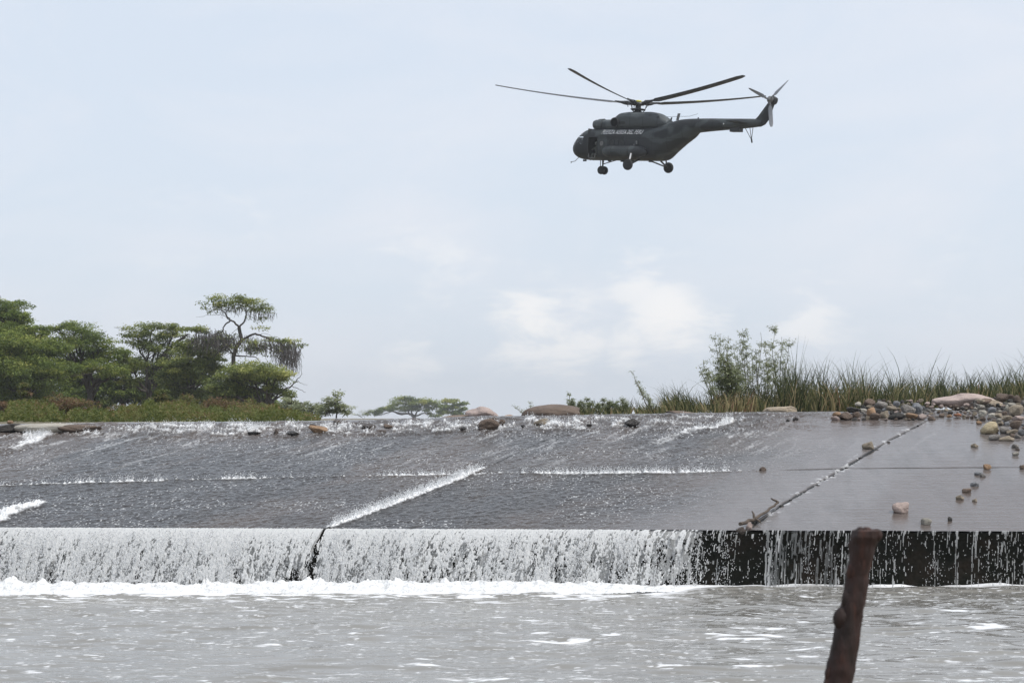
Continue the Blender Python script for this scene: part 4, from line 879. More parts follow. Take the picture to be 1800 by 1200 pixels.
# ------------------------------------------------------------------ the wooden post close to the camera
YP = 5.8
cl = [(1524, 930, 50), (1521, 943, 54), (1516, 960, 46), (1512, 985, 41), (1507, 1010, 38), (1505, 1030, 40), (1500, 1057, 42), (1495, 1085, 43), (1488, 1120, 47), (1482, 1150, 49), (1477, 1180, 50), (1470, 1215, 52), (1440, 1360, 58), (1412, 1500, 62), (1380, 1660, 66)]
fine = []
for (a, b) in zip(cl, cl[1:]):
    for t in np.linspace(0, 1, 6, endpoint=False): fine.append(tuple(np.array(a)+(np.array(b)-np.array(a))*t))
fine.append(cl[-1]); fine = np.array(fine); k = 22; V = []
for i, (px, py, w) in enumerate(fine):
    c = at(px, py, YP); r = px2m(w/2, YP)
    for j in range(k):
        t = 2*math.pi*j/k; q = 1+.11*mnoise.noise(Vector((math.cos(t)*1.2, math.sin(t)*1.2, py/40)))+.09*mnoise.noise(Vector((math.cos(t)*3, math.sin(t)*3, py/13)))
        if i == 0: q *= .8
        V.append(c+np.array([r*q*math.cos(t), r*q*math.sin(t), 0]))
n = len(fine); mb = MB(); Q = [(i*k+j, (i+1)*k+j, (i+1)*k+(j+1) % k, i*k+(j+1) % k) for i in range(n-1) for j in range(k)]+[tuple(range(k)), tuple((n-1)*k+j for j in range(k-1, -1, -1))]
m = NT('old_branch_wood'); v = m.coord('Object', (1, 1, .25)); c = m.ramp(m.noise(v, 26, 6, .65), [(.35, (.014, .007, .005)), (.55, (.030, .0115, .008)), (.72, (.085, .030, .017))]); m.P(Base_Color=c, Roughness=.75, Normal=m.bump(m.noise(v, 60, 5), .7, .01)); mPost = m.m
post = mb.add(V, Q).build('wooden_post', mPost); tag(post, 'dark knotty branch post standing close by on the near bank', 'post')
for px, py, w, h in ((1475, 1086, 30, 27), (1485, 1052, 19, 26), (1493, 1003, 17, 22), (1454, 1182, 17, 18), (1537, 940, 22, 16), (1508, 938, 20, 18), (1520, 934, 22, 12)):
    c = at(px, py, YP-.012); kn = MB(); a = px2m(w, YP)/2; b = px2m(h, YP)*.72; c = c+np.array([.006, 0, 0])
    kn.lathe([(.02*a, b), (a*.5, b*.88), (a*.86, b*.5), (a, 0), (a*.86, -b*.5), (a*.5, -b*.9), (.02*a, -b)], c, (.15, 0, 1), 16); kn.build('knot', mPost, post)
# ================================================================== VEGETATION
LV, LF, LT = 'V', 'F', 'T'
def leaf_cards(P, size, aspect, tint, droop=.3, dirs=None, curl=True, seed=0):
    """many small pointed leaves (rhombs with a fold) at the points P"""
    n = len(P); g = np.random.default_rng(seed+n)
    if dirs is None:
        a = g.uniform(0, 2*np.pi, n); el = g.normal(-droop, .45, n); dirs = np.stack([np.cos(a)*np.cos(el), np.sin(a)*np.cos(el), np.sin(el)], -1)
    up = g.normal(0, .55, (n, 3)); up[:, 2] += 1; sd3 = np.cross(dirs, up); sd3 /= np.linalg.norm(sd3, axis=1)[:, None]+1e-9
    L_ = size[:, None]; Wd = L_*aspect
    a = P; b = P+dirs*L_*.5+sd3*Wd*.5; c = P+dirs*L_; c[:, 2] -= .12*size; d = P+dirs*L_*.5-sd3*Wd*.5
    V = np.stack([a, b, c, d], 1).reshape(-1, 3); Fq = np.arange(4*n).reshape(-1, 4); return V, Fq, np.repeat(tint, 4)
mBark = simple('tree_bark', (.060, .050, .042), .85, .35, 3, .5)
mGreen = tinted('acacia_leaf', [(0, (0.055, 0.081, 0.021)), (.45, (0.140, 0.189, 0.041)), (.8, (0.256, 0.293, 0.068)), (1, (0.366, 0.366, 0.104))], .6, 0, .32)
mFeath = tinted('feathery_leaf', [(0, (0.060, 0.079, 0.030)), (.5, (0.156, 0.192, 0.055)), (.85, (0.276, 0.300, 0.084)), (1, (0.396, 0.396, 0.132))], .6, 0, .32)
mStem = simple('sapling_stem', (.15, .14, .10), .8, .3, 5)
mTwig = simple('hanging_twigs', (.085, .075, .07), .85, .3, 3)
mWillow = tinted('willow_leaf', [(0, (.11, .13, .065)), (.5, (.24, .265, .15)), (1, (.40, .42, .26))], .5, 0, .3)
mReed = tinted('reed_blade', [(0, (0.034, 0.041, 0.018)), (.3, (0.086, 0.101, 0.039)), (.5, (0.184, 0.178, 0.078)), (.78, (0.414, 0.333, 0.184)), (1, (0.230, 0.127, 0.075))], .6, 0, .25)
mBush = tinted('bush_leaf', [(0, (0.044, 0.063, 0.015)), (.4, (0.092, 0.113, 0.025)), (.7, (0.136, 0.131, 0.041)), (1, (0.160, 0.095, 0.051))], .65, 0, .3)
def limb(a, b, r0, r1, n=9, sag=.0, wob=.05, seed=0):
    g = np.random.default_rng(seed); a, b = np.asarray(a, float), np.asarray(b, float); L_ = np.linalg.norm(b-a); t = np.linspace(0, 1, n)[:, None]
    P = a+(b-a)*t; P[:, 2] += sag*L_*np.sin(np.pi*t[:, 0]); w = g.normal(0, wob*L_, (n, 3)); w[0] = w[-1] = 0; P[1:-1] += .5*w[1:-1]+.25*(w[:-2]+w[2:]); return P, r0+(r1-r0)*np.linspace(0, 1, n)
def crown_points(pads, Y, dens, g, flat=1.0):
    """leaf positions: each pad breaks into clumps, leaves crowd the clumps' upper shells"""
    P, S, Tn = [], [], []
    for (cx, cy, rx, ry, *rest) in pads:
        dy = rest[0] if rest else 0; tn = rest[1] if len(rest) > 1 else 0; k_ = rest[2] if len(rest) > 2 else 1
        Yp = Y+dy; c = at(cx, cy, Yp); a = px2m(rx, Yp); b = px2m(ry, Yp); dp = a*.85
        ncl = max(6, int(rx*ry/22)); u = g.normal(0, 1, (ncl, 3)); u /= np.linalg.norm(u, axis=1)[:, None]; u *= (g.random((ncl, 1))**.38)
        cc = c+u*np.array([a, dp, b]); cr = a*g.uniform(.16, .34, ncl)+.12
        npc = max(12, int(1.7*dens*rx*ry/ncl*k_))
        for q, r_ in zip(cc, cr):
            v = g.normal(0, 1, (npc, 3)); v /= np.linalg.norm(v, axis=1)[:, None]; v *= (g.random((npc, 1))**.45); v[:, 2] = np.where(v[:, 2] < 0, v[:, 2]*.5, v[:, 2])
            pp = q+v*np.array([r_*1.25, r_*1.25, min(r_*.55, b*.75+.08)]); P.append(pp); S.append(g.uniform(.6, 1.25, npc)); Tn.append(np.clip(g.normal(.48+tn+.12*v[:, 2]+g.normal(0, .2), .14, npc), 0, 1))  # tint also lightens clump tops, as top light put into the colour
    return np.concatenate(P), np.concatenate(S), np.concatenate(Tn)
def tree(name, base, Y, pads, label, limbs=None, dens=2.2, leaf=.24, aspect=.34, mat=None, seed=1, r0=.26, group=None, droop=.25, cat='tree', twigs=None, autolimb=True, loose=0):
    g = np.random.default_rng(seed); bx, by = base; B = at(bx, by, Y); root = empty(name, B, label, cat, group); B = np.array(B)
    mb = MB()
    if limbs:
        for li in limbs:
            pts = np.array([at(x, y, Y+(q[0] if q else 0)) for x, y, *q in li[0]])-B; n = len(pts); fine_ = []
            for i in range(n-1):
                for t in np.linspace(0, 1, 5, endpoint=False):
                    p0, p1, p2, p3 = pts[max(i-1, 0)], pts[i], pts[i+1], pts[min(i+2, n-1)]
                    fine_.append(.5*((2*p1)+(-p0+p2)*t+(2*p0-5*p1+4*p2-p3)*t*t+(-p0+3*p1-3*p2+p3)*t**3))
            fine_.append(pts[-1]); fine_ = np.array(fine_)+g.normal(0, .02, (len(fine_), 3)); mb.tube(fine_, np.linspace(li[1], li[2], len(fine_)), 7)
    if autolimb:
        top = np.mean([at(p[0], p[1], Y) for p in pads], 0)-B; fork = np.array([top[0]*.35, 0, max(.8, top[2]*.42)])
        P, r = limb((0, 0, -.3), fork, r0, r0*.72, 8, 0, .05, seed); mb.tube(P, r, 8)
        for i, p in enumerate(pads):
            q = at(p[0], p[1]+p[3]*.4, Y+(p[4] if len(p) > 4 else 0))-B; P, r = limb(fork+g.normal(0, .08, 3), q, r0*.5, .035, 9, g.uniform(-.05, .12), .06, seed*31+i); mb.tube(P, r, 6)
            for kk in range(4):
                e = q+g.normal(0, 1, 3)*np.array([px2m(p[2], Y)*.7, px2m(p[2], Y)*.5, px2m(p[3], Y)*.6]); P2, r2 = limb(P[5+kk % 3], e, .045, .012, 6, 0, .07, seed*77+i*5+kk); mb.tube(P2, r2, 5)
    mb.build('trunk', mBark, root)
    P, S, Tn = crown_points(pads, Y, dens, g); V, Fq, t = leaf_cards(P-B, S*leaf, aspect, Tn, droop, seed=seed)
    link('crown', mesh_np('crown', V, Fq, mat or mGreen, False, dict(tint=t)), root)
    if twigs:
        tm = MB(); VV, FF, off2 = [], [], 0
        for cx, cy, rx, ry, nn in twigs:
            for _ in range(nn):
                p = at(cx+g.normal(0, rx*.5), cy-ry*.6+g.normal(0, ry*.35), Y+g.normal(0, .8))-B; L_ = px2m(ry*g.uniform(.5, 1.5), Y)
                pts = np.array([p+np.array([g.normal(0, .03)+.10*L_*t*g.normal(), g.normal(0, .05), -L_*t+ .04*math.sin(t*7)]) for t in np.linspace(0, 1, 5)]); tm.tube(pts, np.linspace(.022, .009, 5), 3, False)
        tm.build('hanging_twigs', mTwig, root)
    return root
GT = 'trees along the far bank'  # pad tints of these trees also paint sunlit edges and lower shade
tree('acacia_tree', (-40, 742), 150, [(12, 536, 40, 10, 0, .05), (-15, 545, 50, 16, 1), (28, 554, 30, 10, -1), (-10, 570, 60, 22, 1), (22, 580, 44, 16, -2, .05), (40, 566, 22, 8, 0), (30, 596, 50, 16, 0, -.05), (56, 588, 26, 10, 0, .05)], 'tall broad green tree at the frame edge, crown highest of the dense ones', seed=3, r0=.34, group=GT, dens=2.6)
tree('acacia_tree', (45, 742), 146, [(50, 612, 62, 22, 0, .06), (25, 640, 60, 22, -1), (90, 612, 36, 14, -1, .06), (70, 655, 60, 26, -2, -.1), (10, 668, 50, 24, -1, -.1), (118, 650, 28, 20, 0, -.05), (10, 600, 50, 18, -1, .05), (40, 690, 70, 18, 1, -.2), (60, 580, 26, 8, 0)], 'wide low green tree filling the gap below the tall tree at the frame edge', seed=5, r0=.3, group=GT, dens=2.7)
tree('acacia_tree', (165, 742), 153, [(128, 576, 40, 9, 0, .02), (140, 592, 48, 12, 0, -.08), (170, 604, 40, 12, -1, -.02), (110, 602, 30, 12, -1, .03), (195, 622, 34, 16, 0, .02), (150, 625, 50, 18, 1, -.12), (175, 645, 40, 16, -2, .06), (205, 648, 28, 12, -1, .1), (140, 660, 40, 18, 2, -.15), (100, 575, 14, 6, 0)], 'round topped green tree behind the wide low one, trunk in deep shade', seed=7, r0=.3, group=GT, dens=2.6, limbs=[([(165, 742), (160, 715), (158, 690), (150, 660), (140, 620)], .25, .1), ([(160, 700), (172, 680), (180, 650)], .15, .06)])
tree('acacia_tree', (258, 742), 156, [(268, 576, 52, 7, 0, .0), (245, 586, 34, 8, 0, -.05), (305, 577, 28, 7, 0, .05), (290, 590, 44, 10, 1, -.03), (255, 604, 40, 12, 0, -.08), (295, 612, 30, 10, -1, .0), (230, 640, 26, 10, -2, .08), (265, 640, 44, 22, 1, -.15), (300, 640, 30, 20, 1, -.1), (225, 668, 20, 12, -2, .08), (270, 670, 40, 18, 2, -.2)], 'flat topped umbrella shaped tree with sky showing under its rim', seed=11, r0=.26, group=GT, dens=2.0, mat=mFeath, limbs=[([(258, 742), (262, 700), (270, 660), (290, 620), (318, 596), (330, 588)], .24, .07)])
tree('acacia_tree', (330, 742), 151, [(345, 580, 26, 8, 0, .1), (330, 606, 30, 16, -1, .12), (352, 625, 40, 22, -1, .05), (315, 640, 34, 20, -2, .1), (345, 655, 44, 24, -1, .0), (300, 665, 30, 18, -1, .02), (375, 640, 28, 24, 0, -.05), (330, 690, 50, 18, 1, -.2), (380, 600, 24, 12, 1, 0)], 'bright feathery green tree between the umbrella shaped one and the bare branched one', seed=13, r0=.24, group=GT, mat=mFeath, dens=2.5)
tall_limbs = [([(408, 742), (409, 700), (410, 660), (411, 625), (417, 608), (424, 597), (422, 585), (420, 575)], 0.180, 0.128),
              ([(420, 575), (412, 566), (404, 562), (398, 555), (394, 548), (386, 544), (374, 545)], 0.078, 0.022), ([(420, 575), (430, 564), (433, 552), (431, 545), (427, 538), (415, 534)], 0.072, 0.022), ([(432, 550), (440, 541), (455, 538)], 0.042, 0.015), ([(404, 562), (398, 556), (400, 545), (405, 538)], 0.030, 0.015),
              ([(404, 564), (394, 573), (391, 582), (380, 586), (366, 590)], 0.060, 0.022), ([(391, 580), (393, 585), (385, 594)], 0.024, 0.007), ([(424, 597), (432, 594), (446, 587), (460, 590), (478, 597), (494, 604), (506, 614), (512, 628)], 0.096, 0.030), ([(432, 600), (452, 606), (470, 612), (490, 622)], 0.054, 0.015),
              ([(411, 625), (430, 626), (448, 627), (456, 636)], 0.060, 0.022), ([(410, 622), (398, 610), (385, 616), (376, 628)], 0.060, 0.022), ([(417, 608), (404, 600), (390, 598), (372, 602)], 0.048, 0.015), ([(398, 557), (385, 553), (362, 555), (345, 558)], 0.021, 0.006), ([(374, 545), (360, 540), (352, 534)], 0.015, 0.006), ([(455, 538), (468, 536), (480, 534)], 0.018, 0.006),
              ([(420, 575), (408, 585), (405, 590)], 0.018, 0.007), ([(450, 590), (464, 586), (480, 592)], 0.018, 0.007), ([(395, 548), (410, 548), (420, 556)], 0.015, 0.007), ([(433, 552), (442, 556), (452, 568)], 0.015, 0.007)]
tree('acacia_tree', (408, 742), 148, [(403, 525, 34, 7, 0, .0, 1.3), (440, 528, 36, 6, 0, .2, 1.2), (388, 534, 30, 6, 0, -.1, 1.1), (458, 542, 28, 7, 0, .05, 1.0), (420, 537, 40, 8, 1, -.1, .8), (470, 536, 14, 3, 0, .1, .6), (372, 541, 18, 3, 0, -.1, .5), (470, 548, 14, 5, 0, 0, .5), (378, 546, 18, 4, 0, 0, .35), (465, 576, 22, 4, 0, .3, .5), (488, 594, 22, 6, 0, .2, .7), (512, 600, 20, 6, 0, .35, .8), (528, 606, 10, 3, 0, .2, .4), (475, 598, 20, 6, 1, .1, .5), (440, 604, 34, 8, 0, .1, .7), (400, 588, 26, 7, 1, -.1, .5), (430, 615, 34, 7, 1, 0, .6), (495, 606, 28, 8, 1, .1, .6), (385, 610, 26, 10, 1, -.2, .6), (465, 618, 26, 7, 1, -.05, .6), (500, 618, 20, 10, 0, -.1, .4), (375, 600, 20, 9, 0, -.2, .4), (395, 596, 20, 7, 0, -.15, .4), (455, 558, 18, 8, 0, -.1, .3)],
     'tall open crowned tree with bare twisting branches standing above all others', limbs=tall_limbs, autolimb=False, seed=17, dens=1.5, leaf=.22, mat=mFeath, group=GT, twigs=[(502, 628, 22, 24, 190), (515, 640, 10, 20, 60), (375, 600, 34, 16, 170), (352, 605, 16, 20, 60), (395, 602, 26, 12, 80), (405, 545, 40, 12, 60), (460, 556, 24, 10, 60), (480, 610, 36, 12, 120), (450, 612, 40, 10, 100), (425, 600, 30, 10, 60), (385, 615, 30, 14, 90), (520, 625, 10, 16, 50)])
tree('acacia_tree', (478, 742), 140, [(440, 650, 50, 14, 0, .15), (470, 655, 44, 14, -1, .18), (488, 658, 24, 11, -1, .3), (410, 662, 34, 16, 0, .1), (450, 672, 50, 16, 1, .0), (395, 680, 34, 16, 0, .0), (430, 690, 50, 14, 1, -.12), (480, 684, 24, 12, 0, -.05), (505, 690, 16, 10, 0, .0), (400, 705, 40, 14, 1, -.15)], 'low domed green tree beneath the tall bare branched one', seed=19, r0=.2, group=GT, mat=mFeath, dens=2.4, limbs=[([(482, 742), (478, 712), (468, 690), (448, 682), (430, 678)], .16, .05), ([(478, 712), (490, 690), (512, 678), (522, 668), (532, 656)], .08, .012), ([(512, 678), (526, 684), (538, 690)], .03, .008), ([(522, 668), (530, 674), (540, 676)], .02, .006), ([(530, 656), (531, 642)], .015, .006)])
tree('acacia_tree', (735, 742), 620, [(722, 705, 34, 8, 0, .0), (745, 712, 26, 10, 0, .05), (700, 712, 26, 6, 0, .0), (672, 718, 26, 5, 0, -.05), (765, 722, 18, 10, 0, .1), (660, 726, 18, 5, 0, 0), (720, 718, 40, 5, 4, -.15)], 'far umbrella shaped tree alone on the horizon beyond the water', seed=23, r0=.7, dens=5, leaf=.75, droop=.1, group='far trees on the horizon')
tree('acacia_tree', (798, 742), 600, [(796, 708, 22, 8, 0, .1), (785, 718, 20, 9, 0, .05), (810, 718, 16, 9, 0, .05), (797, 726, 26, 7, 0, -.05)], 'far round topped bush like tree on the horizon beside the umbrella shaped one', seed=29, r0=.6, dens=5, leaf=.75, droop=.1, group='far trees on the horizon')
BK = 'shaded trees behind the front row on the far bank'
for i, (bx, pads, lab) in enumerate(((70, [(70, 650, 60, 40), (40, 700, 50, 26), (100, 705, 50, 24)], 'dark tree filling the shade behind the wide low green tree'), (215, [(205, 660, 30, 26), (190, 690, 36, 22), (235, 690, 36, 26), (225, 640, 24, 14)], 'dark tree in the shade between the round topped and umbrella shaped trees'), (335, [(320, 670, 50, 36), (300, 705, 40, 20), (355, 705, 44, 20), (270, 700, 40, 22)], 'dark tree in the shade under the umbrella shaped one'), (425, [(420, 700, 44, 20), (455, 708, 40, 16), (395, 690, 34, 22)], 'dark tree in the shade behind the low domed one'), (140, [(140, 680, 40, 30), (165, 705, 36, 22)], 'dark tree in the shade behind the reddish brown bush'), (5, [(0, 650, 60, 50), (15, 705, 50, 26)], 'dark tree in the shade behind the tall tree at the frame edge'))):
    tree('acacia_tree', (bx, 742), 166+i, [p+(0, -.22) for p in pads], lab, seed=211+i, r0=.22, dens=2.2, leaf=.36, group=BK)  # lowered leaf tint paints shade into these back crowns
# looser shrubs at the edge of the wood
for i, (bx, Y_, pads, lab) in enumerate(((545, 120, [(540, 714, 26, 10, 0, -.05), (522, 720, 24, 9, 0, -.1), (558, 720, 18, 9, 0, -.05)], 'pale low shrub at the end of the dense trees'), (592, 118, [(588, 704, 20, 8, 0, .0, .7), (606, 712, 16, 9, 0, .0, .7), (578, 717, 22, 9, 0, -.05, .8), (610, 724, 14, 7, 0, .0, .6), (594, 692, 12, 5, 0, .05, .6), (568, 724, 20, 7, 0, -.05, .8)], 'wispy grey green shrub with sky behind it'), (515, 122, [(512, 702, 16, 12, 0, .1), (500, 714, 22, 12, 0, .05)], 'small shrub under the overhanging bare twigs'), (640, 400, [(645, 722, 16, 3, 0, .1), (630, 728, 22, 3, 0, .1)], 'far low shrub beside the umbrella shaped tree'))):
    tree('shrub', (bx, 744), Y_, pads, lab, seed=41+i, r0=.06, dens=2.0, leaf=.2, mat=mWillow, cat='shrub')
for i, (cx, cy, rx, ry, tn, lab) in enumerate(((44, 690, 9, 22, .1, 'upright bright green shoot in front of the dark trees'), (120, 712, 44, 16, .42, 'reddish brown bush in front of the dark shaded trunk'), (85, 720, 40, 18, .05, 'olive bush beside the bright green shoot'), (12, 722, 26, 18, .55, 'rust brown bush above the end of the long pale slab'), (385, 720, 40, 18, .35, 'brownish olive bush below the feathery green tree'), (330, 712, 28, 16, .28, 'dull olive bush next to the brownish one'), (285, 705, 22, 20, -.1, 'green rounded bush at the edge of the dark shade'), (440, 722, 34, 16, .1, 'olive green bush under the low domed tree'), (215, 726, 30, 12, .15, 'low olive bush in front of the darkest gap'))):
    tree('bush', (cx, 744), 100+i, [(cx, cy, rx, ry, 0, tn), (cx-rx*.4, cy+ry*.5, rx*.7, ry*.7, 0, tn-.1), (cx+rx*.4, cy+ry*.5, rx*.7, ry*.7, 0, tn)], lab, seed=60+i, r0=.05, dens=2.6, leaf=.17, mat=mBush, cat='bush')
# the olive undergrowth in front of the trees: one uncountable belt
g = np.random.default_rng(5); n = 52000; pxs = g.uniform(-140, 560, n); Yv = g.uniform(62, 96, n); hN = 6+62*(fbm(pxs*.035, Yv*.03, 801, 4)-.16); hN = hN*np.interp(pxs, [-140, 480, 560], [1, .95, .55])*np.interp(Yv, [62, 96], [.9, 1.1])
hh = g.random(n)**.75; py = 745-hh*hN; P = np.stack([at(a, b, c) for a, b, c in zip(pxs, py, Yv)]); tn = np.clip(.40+1.0*(fbm(pxs*.03, Yv*.15, 803, 3)-.47)+.22*(hh-.5)+g.normal(0, .13, n), 0, 1)
V, Fq, t = leaf_cards(P, g.uniform(.08, .19, n), .4, tn, -.5, seed=9)
tag(link('undergrowth', mesh_np('undergrowth', V, Fq, mBush, False, dict(tint=t))), 'olive and brown scrub growing along the far bank under the trees', 'undergrowth', kind='stuff')
for i, (bx, tips, lab) in enumerate(()): pass
# ------------------------------------------------------------------ reeds and saplings on the crest
def blades(px, py, Yb, hgt, lean, wid, tint, g, nseg=5, bend=.35):
    """tapered bent blades; all arrays of one length"""
    n = len(px); B = np.stack([at(a, b, c) for a, b, c in zip(px, py, Yb)]); az = g.uniform(0, 2*np.pi, n); V = np.zeros((n, nseg+1, 2, 3))
    dx = lean+g.normal(0, .12, n); dy = g.normal(0, .16, n); bd = np.abs(g.normal(0, bend, n))*np.sign(dx+1e-6)
    for i in range(nseg+1):
        t = i/nseg; c = B+np.stack([hgt*(dx*t+bd*t**3*.8), hgt*dy*t, hgt*(t-.35*np.abs(bd)*t**3)], -1); w = wid*(1-t**1.6)+.0015
        s_ = np.stack([np.cos(az), np.sin(az), np.zeros(n)], -1)*w[:, None]*.5; V[:, i, 0] = c-s_; V[:, i, 1] = c+s_
    idx = np.arange(n*(nseg+1)*2).reshape(n, nseg+1, 2); Fq = np.stack([idx[:, :-1, 0], idx[:, :-1, 1], idx[:, 1:, 1], idx[:, 1:, 0]], -1).reshape(-1, 4)
    return V.reshape(-1, 3), Fq, np.repeat(tint, (nseg+1)*2)
def base_y(px): return np.interp(px, [990, 1100, 1250, 1400, 1480, 1560, 1640, 1700, 1760, 1800, 2000], [729, 727, 724, 721, 719, 714, 713, 703, 703, 705, 705])
def reed_top(px): return np.interp(px, [980, 1030, 1100, 1140, 1165, 1200, 1235, 1250, 1380, 1400, 1460, 1490, 1540, 1570, 1600, 1640, 1680, 1700, 1725, 1750, 1775, 1800, 2000], [10, 18, 18, 26, 34, 46, 20, 46, 58, 72, 64, 68, 50, 66, 66, 56, 46, 60, 46, 40, 58, 62, 60])
def reedset(x0, x1, n, seed, lean=.05, kh=1.0, tn=.0, bend=.3):
    g = np.random.default_rng(seed); px = g.uniform(x0, x1, n); Yb = g.uniform(48.6, 53.5, n); top = reed_top(px)*kh; mass = g.random(n)
    clump = fbm(px*.05, Yb*.5, seed+900, 3); h = top*np.where(mass < .2, g.uniform(.8, 1.35, n), g.uniform(.2, .78, n))*(.35+1.3*clump)
    tall = mass < .2; w = np.where(tall, g.uniform(.013, .028, n), g.uniform(.020, .046, n))
    tint = np.clip(np.where(tall, g.normal(.12, .1, n), g.normal(.42+tn, .24, n)+.5*(clump-.5)), 0, 1)
    return blades(px, base_y(px)+g.uniform(0, 6, n), Yb, px2m(h+3, Yb), np.where(tall, lean*.5-.03, lean+g.normal(0, .14, n)), w, tint, g, 5, bend)
V, Fq, t = reedset(1372, 1960, 7500, 71)
g = np.random.default_rng(72)                                    # seed heads on the tallest stalks
tag(link('reeds', mesh_np('reeds', V, Fq, mReed, False, dict(tint=t))), 'dense stand of green and straw coloured reeds along the crest', 'reeds', kind='stuff')
def clump(name, x0, x1, n, seed, lab, **k):
    B = at((x0+x1)/2, float(base_y((x0+x1)/2)), 50); V, Fq, t = reedset(x0, x1, n, seed, **k); root = link(name, mesh_np(name, V-np.array(B), Fq, mReed, False, dict(tint=t)), None, B); tag(root, lab, 'reeds'); return root
clump('reed_clump', 1168, 1240, 1000, 81, 'clump of dark reeds leaning towards the rapids, apart from the main stand', lean=-.16, bend=.45, kh=1.15)
clump('reed_clump', 1118, 1172, 380, 82, 'short thin tuft of reeds below the leaning sapling', lean=-.1, kh=.8, bend=.4)
clump('reed_clump', 1236, 1310, 900, 83, 'brown tipped reeds under the dense green shrub', kh=.95, tn=.18)
clump('reed_clump', 1306, 1376, 900, 84, 'straw coloured reeds at the foot of the tall saplings', kh=.9, tn=.16)
clump('reed_clump', 1374, 1402, 420, 85, 'dark brown upright reeds beside the tall saplings', kh=1.15, tn=-.35, bend=.1)
clump('reed_clump', 1000, 1110, 900, 86, 'short yellow green tufts behind the long low boulder', kh=1.2, tn=.1)
def sapling(base, tips, Yb, lab, seed, nleaf=240, leaf=.085, r=.016, spread=.16, start=.35, name='willow_sapling', cat='sapling', tn=0, group=None):
    g = np.random.default_rng(seed); B = at(base[0], base[1], Yb); root = empty(name, B, lab, cat, group); B = np.array(B); mb = MB(); P, S, Dr = [], [], []
    for tx_, ty_ in tips:
        e = at(tx_, ty_, Yb+g.normal(0, .25))-B; pts, rr = limb((g.normal(0, .03), g.normal(0, .03), -.1), e, r, .004, 12, 0, .02, seed+int(tx_)); mb.tube(pts, rr, 5)
        Ls = np.linalg.norm(e)
        for k in range(int(7*Ls+5)):
            t = start+(1-start)*g.random(); q = pts[int(t*11)]; L_ = spread*Ls**.5*g.uniform(.4, 1.3)*(1.15-t*.6); a = g.uniform(0, 2*math.pi); tw = np.array([math.cos(a)*.75, math.sin(a)*.75, .65])*L_; mb.tube([q, q+tw*.5, q+tw+np.array([0, 0, -.02])], [.004, .003, .002], 3, False)
            m_ = max(3, int(nleaf/(11*Ls+5)/len(tips)*3)); tt_ = g.random((m_, 1))**.7; P.append(q+tw*tt_+g.normal(0, .02, (m_, 3)))
    P = np.concatenate(P); n = len(P); V, Fq, t = leaf_cards(P, g.uniform(.6, 1.3, n)*leaf, .26, np.clip(g.normal(.5+tn, .2, n), 0, 1), .15, seed=seed)
    mb.build('stem', mStem, root); link('foliage', mesh_np('foliage', V, Fq, mWillow, False, dict(tint=t)), root); return root
GS = 'tall willow saplings among the reeds'
for i, (bx, tips, lab) in enumerate(((1268, [(1258, 583), (1266, 588)], 'slender sapling nearest the dense green shrub, top bent slightly'), (1290, [(1280, 590), (1275, 606)], 'thin sapling with two tops behind the dense green shrub'), (1310, [(1305, 577)], 'leafy tall sapling with pointed top in the middle of the group'), (1318, [(1300, 597), (1313, 606)], 'short bushy sapling close under the pointed leafy one'), (1332, [(1328, 612), (1337, 584)], 'airy sapling with a thin spire between two leafier ones'), (1345, [(1346, 600)], 'sparse sapling leaning neither way behind the tallest one'), (1360, [(1357, 570)], 'tallest sapling of the group, crown against the sky'), (1372, [(1374, 592), (1388, 597)], 'outermost sapling with two drooping leafy tops over the reeds'), (1352, [(1368, 620), (1386, 632)], 'low sapling with sideways twigs under the outermost one'), (1300, [(1290, 604), (1296, 622)], 'broad low sapling joining the dense shrub to the pointed leafy one'), (1325, [(1322, 622), (1318, 640)], 'low leafy sapling under the airy one with the thin spire'), (1344, [(1352, 628), (1342, 644)], 'low leafy sapling at the foot of the tallest one'))):
    sapling((bx, 722), tips, 50.2+.12*i, lab, 100+i, 310, leaf=.072, spread=.27, group=GS)
sapling((1262, 722), [(1236, 631), (1228, 642), (1246, 650)], 49.8, 'leaning pale sapling reaching out over the dark reed clump', 121, 300, leaf=.08, start=.45)
sapling((1150, 726), [(1108, 652), (1118, 668), (1136, 690)], 49.6, 'bare leaning sapling arching over the rapids', 122, 170, leaf=.075, start=.4)
sapling((1012, 728), [(998, 690), (1006, 700), (1020, 703)], 49.4, 'scrubby little bush behind the long low boulder', 123, 500, leaf=.07, start=.2, name='bush', cat='bush')
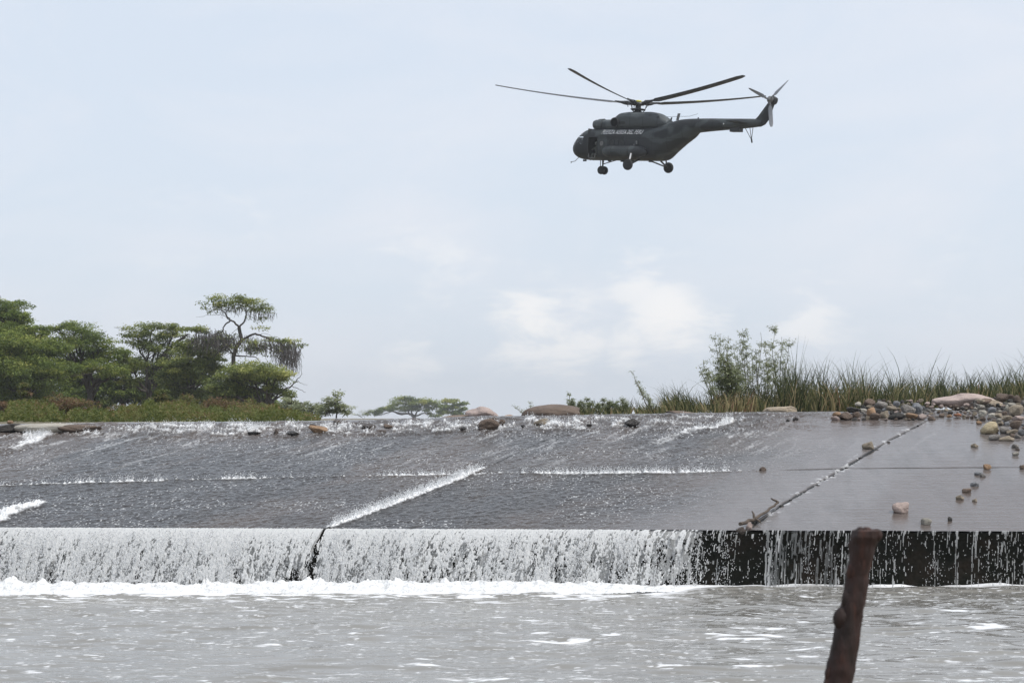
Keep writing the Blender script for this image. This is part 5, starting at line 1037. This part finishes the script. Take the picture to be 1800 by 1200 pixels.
sapling((935, 730), [(902, 714), (910, 718), (932, 706), (925, 716)], 49.2, 'bare wispy twigs behind the gap between the crest boulders', 124, 110, leaf=.05, start=.3, name='bush', cat='bush', r=.008)
sapling((1060, 728), [(1050, 705), (1060, 700), (1072, 706)], 49.5, 'brownish wispy bush between long boulder and reed tuft', 125, 480, leaf=.07, start=.15, name='bush', cat='bush', tn=-.1)
sapling((1092, 727), [(1084, 704), (1094, 699), (1102, 708)], 49.6, 'bright green little bush beside the short reed tuft', 126, 420, leaf=.075, start=.1, name='bush', cat='bush', tn=.15)
sapling((1032, 728), [(1024, 704), (1034, 700), (1042, 706)], 49.5, 'olive scrubby bush just beyond the end of the long low boulder', 127, 420, leaf=.07, start=.1, name='bush', cat='bush', tn=-.15)
sapling((1076, 728), [(1068, 708), (1078, 704), (1086, 710)], 49.7, 'dull green bush between the brownish wispy one and the bright green one', 128, 420, leaf=.07, start=.1, name='bush', cat='bush', tn=-.2)
tree('shrub', (1284, 724), 50.0, [(1274, 648, 18, 13, 0, -.08), (1286, 664, 22, 14, 0, -.08), (1268, 662, 16, 12, 0, -.08), (1282, 682, 24, 14, 0, -.08), (1296, 672, 14, 12, 0, -.08), (1274, 632, 9, 8, 0, -.08)], 'dense dark green shrub at the foot of the saplings', seed=131, r0=.03, dens=1.7, leaf=.085, aspect=.3, mat=mWillow, cat='shrub')
# ------------------------------------------------------------------ thin haze in the air
hz = MB(); hz.box((0, 1300, 24), (3100, 2800, 60)); hzm = bpy.data.materials.new('haze'); hzm.use_nodes = True; ht = hzm.node_tree; ht.nodes.remove(ht.nodes['Principled BSDF'])
pv = ht.nodes.new('ShaderNodeVolumePrincipled'); pv.inputs['Color'].default_value = (.96, .98, 1, 1); pv.inputs['Density'].default_value = .00028; pv.inputs['Anisotropy'].default_value = .2
ht.links.new(pv.outputs[0], ht.nodes['Material Output'].inputs['Volume'])
tag(hz.build('haze', hzm, None, False), 'thin pale haze in the air over the river', 'haze', kind='stuff')
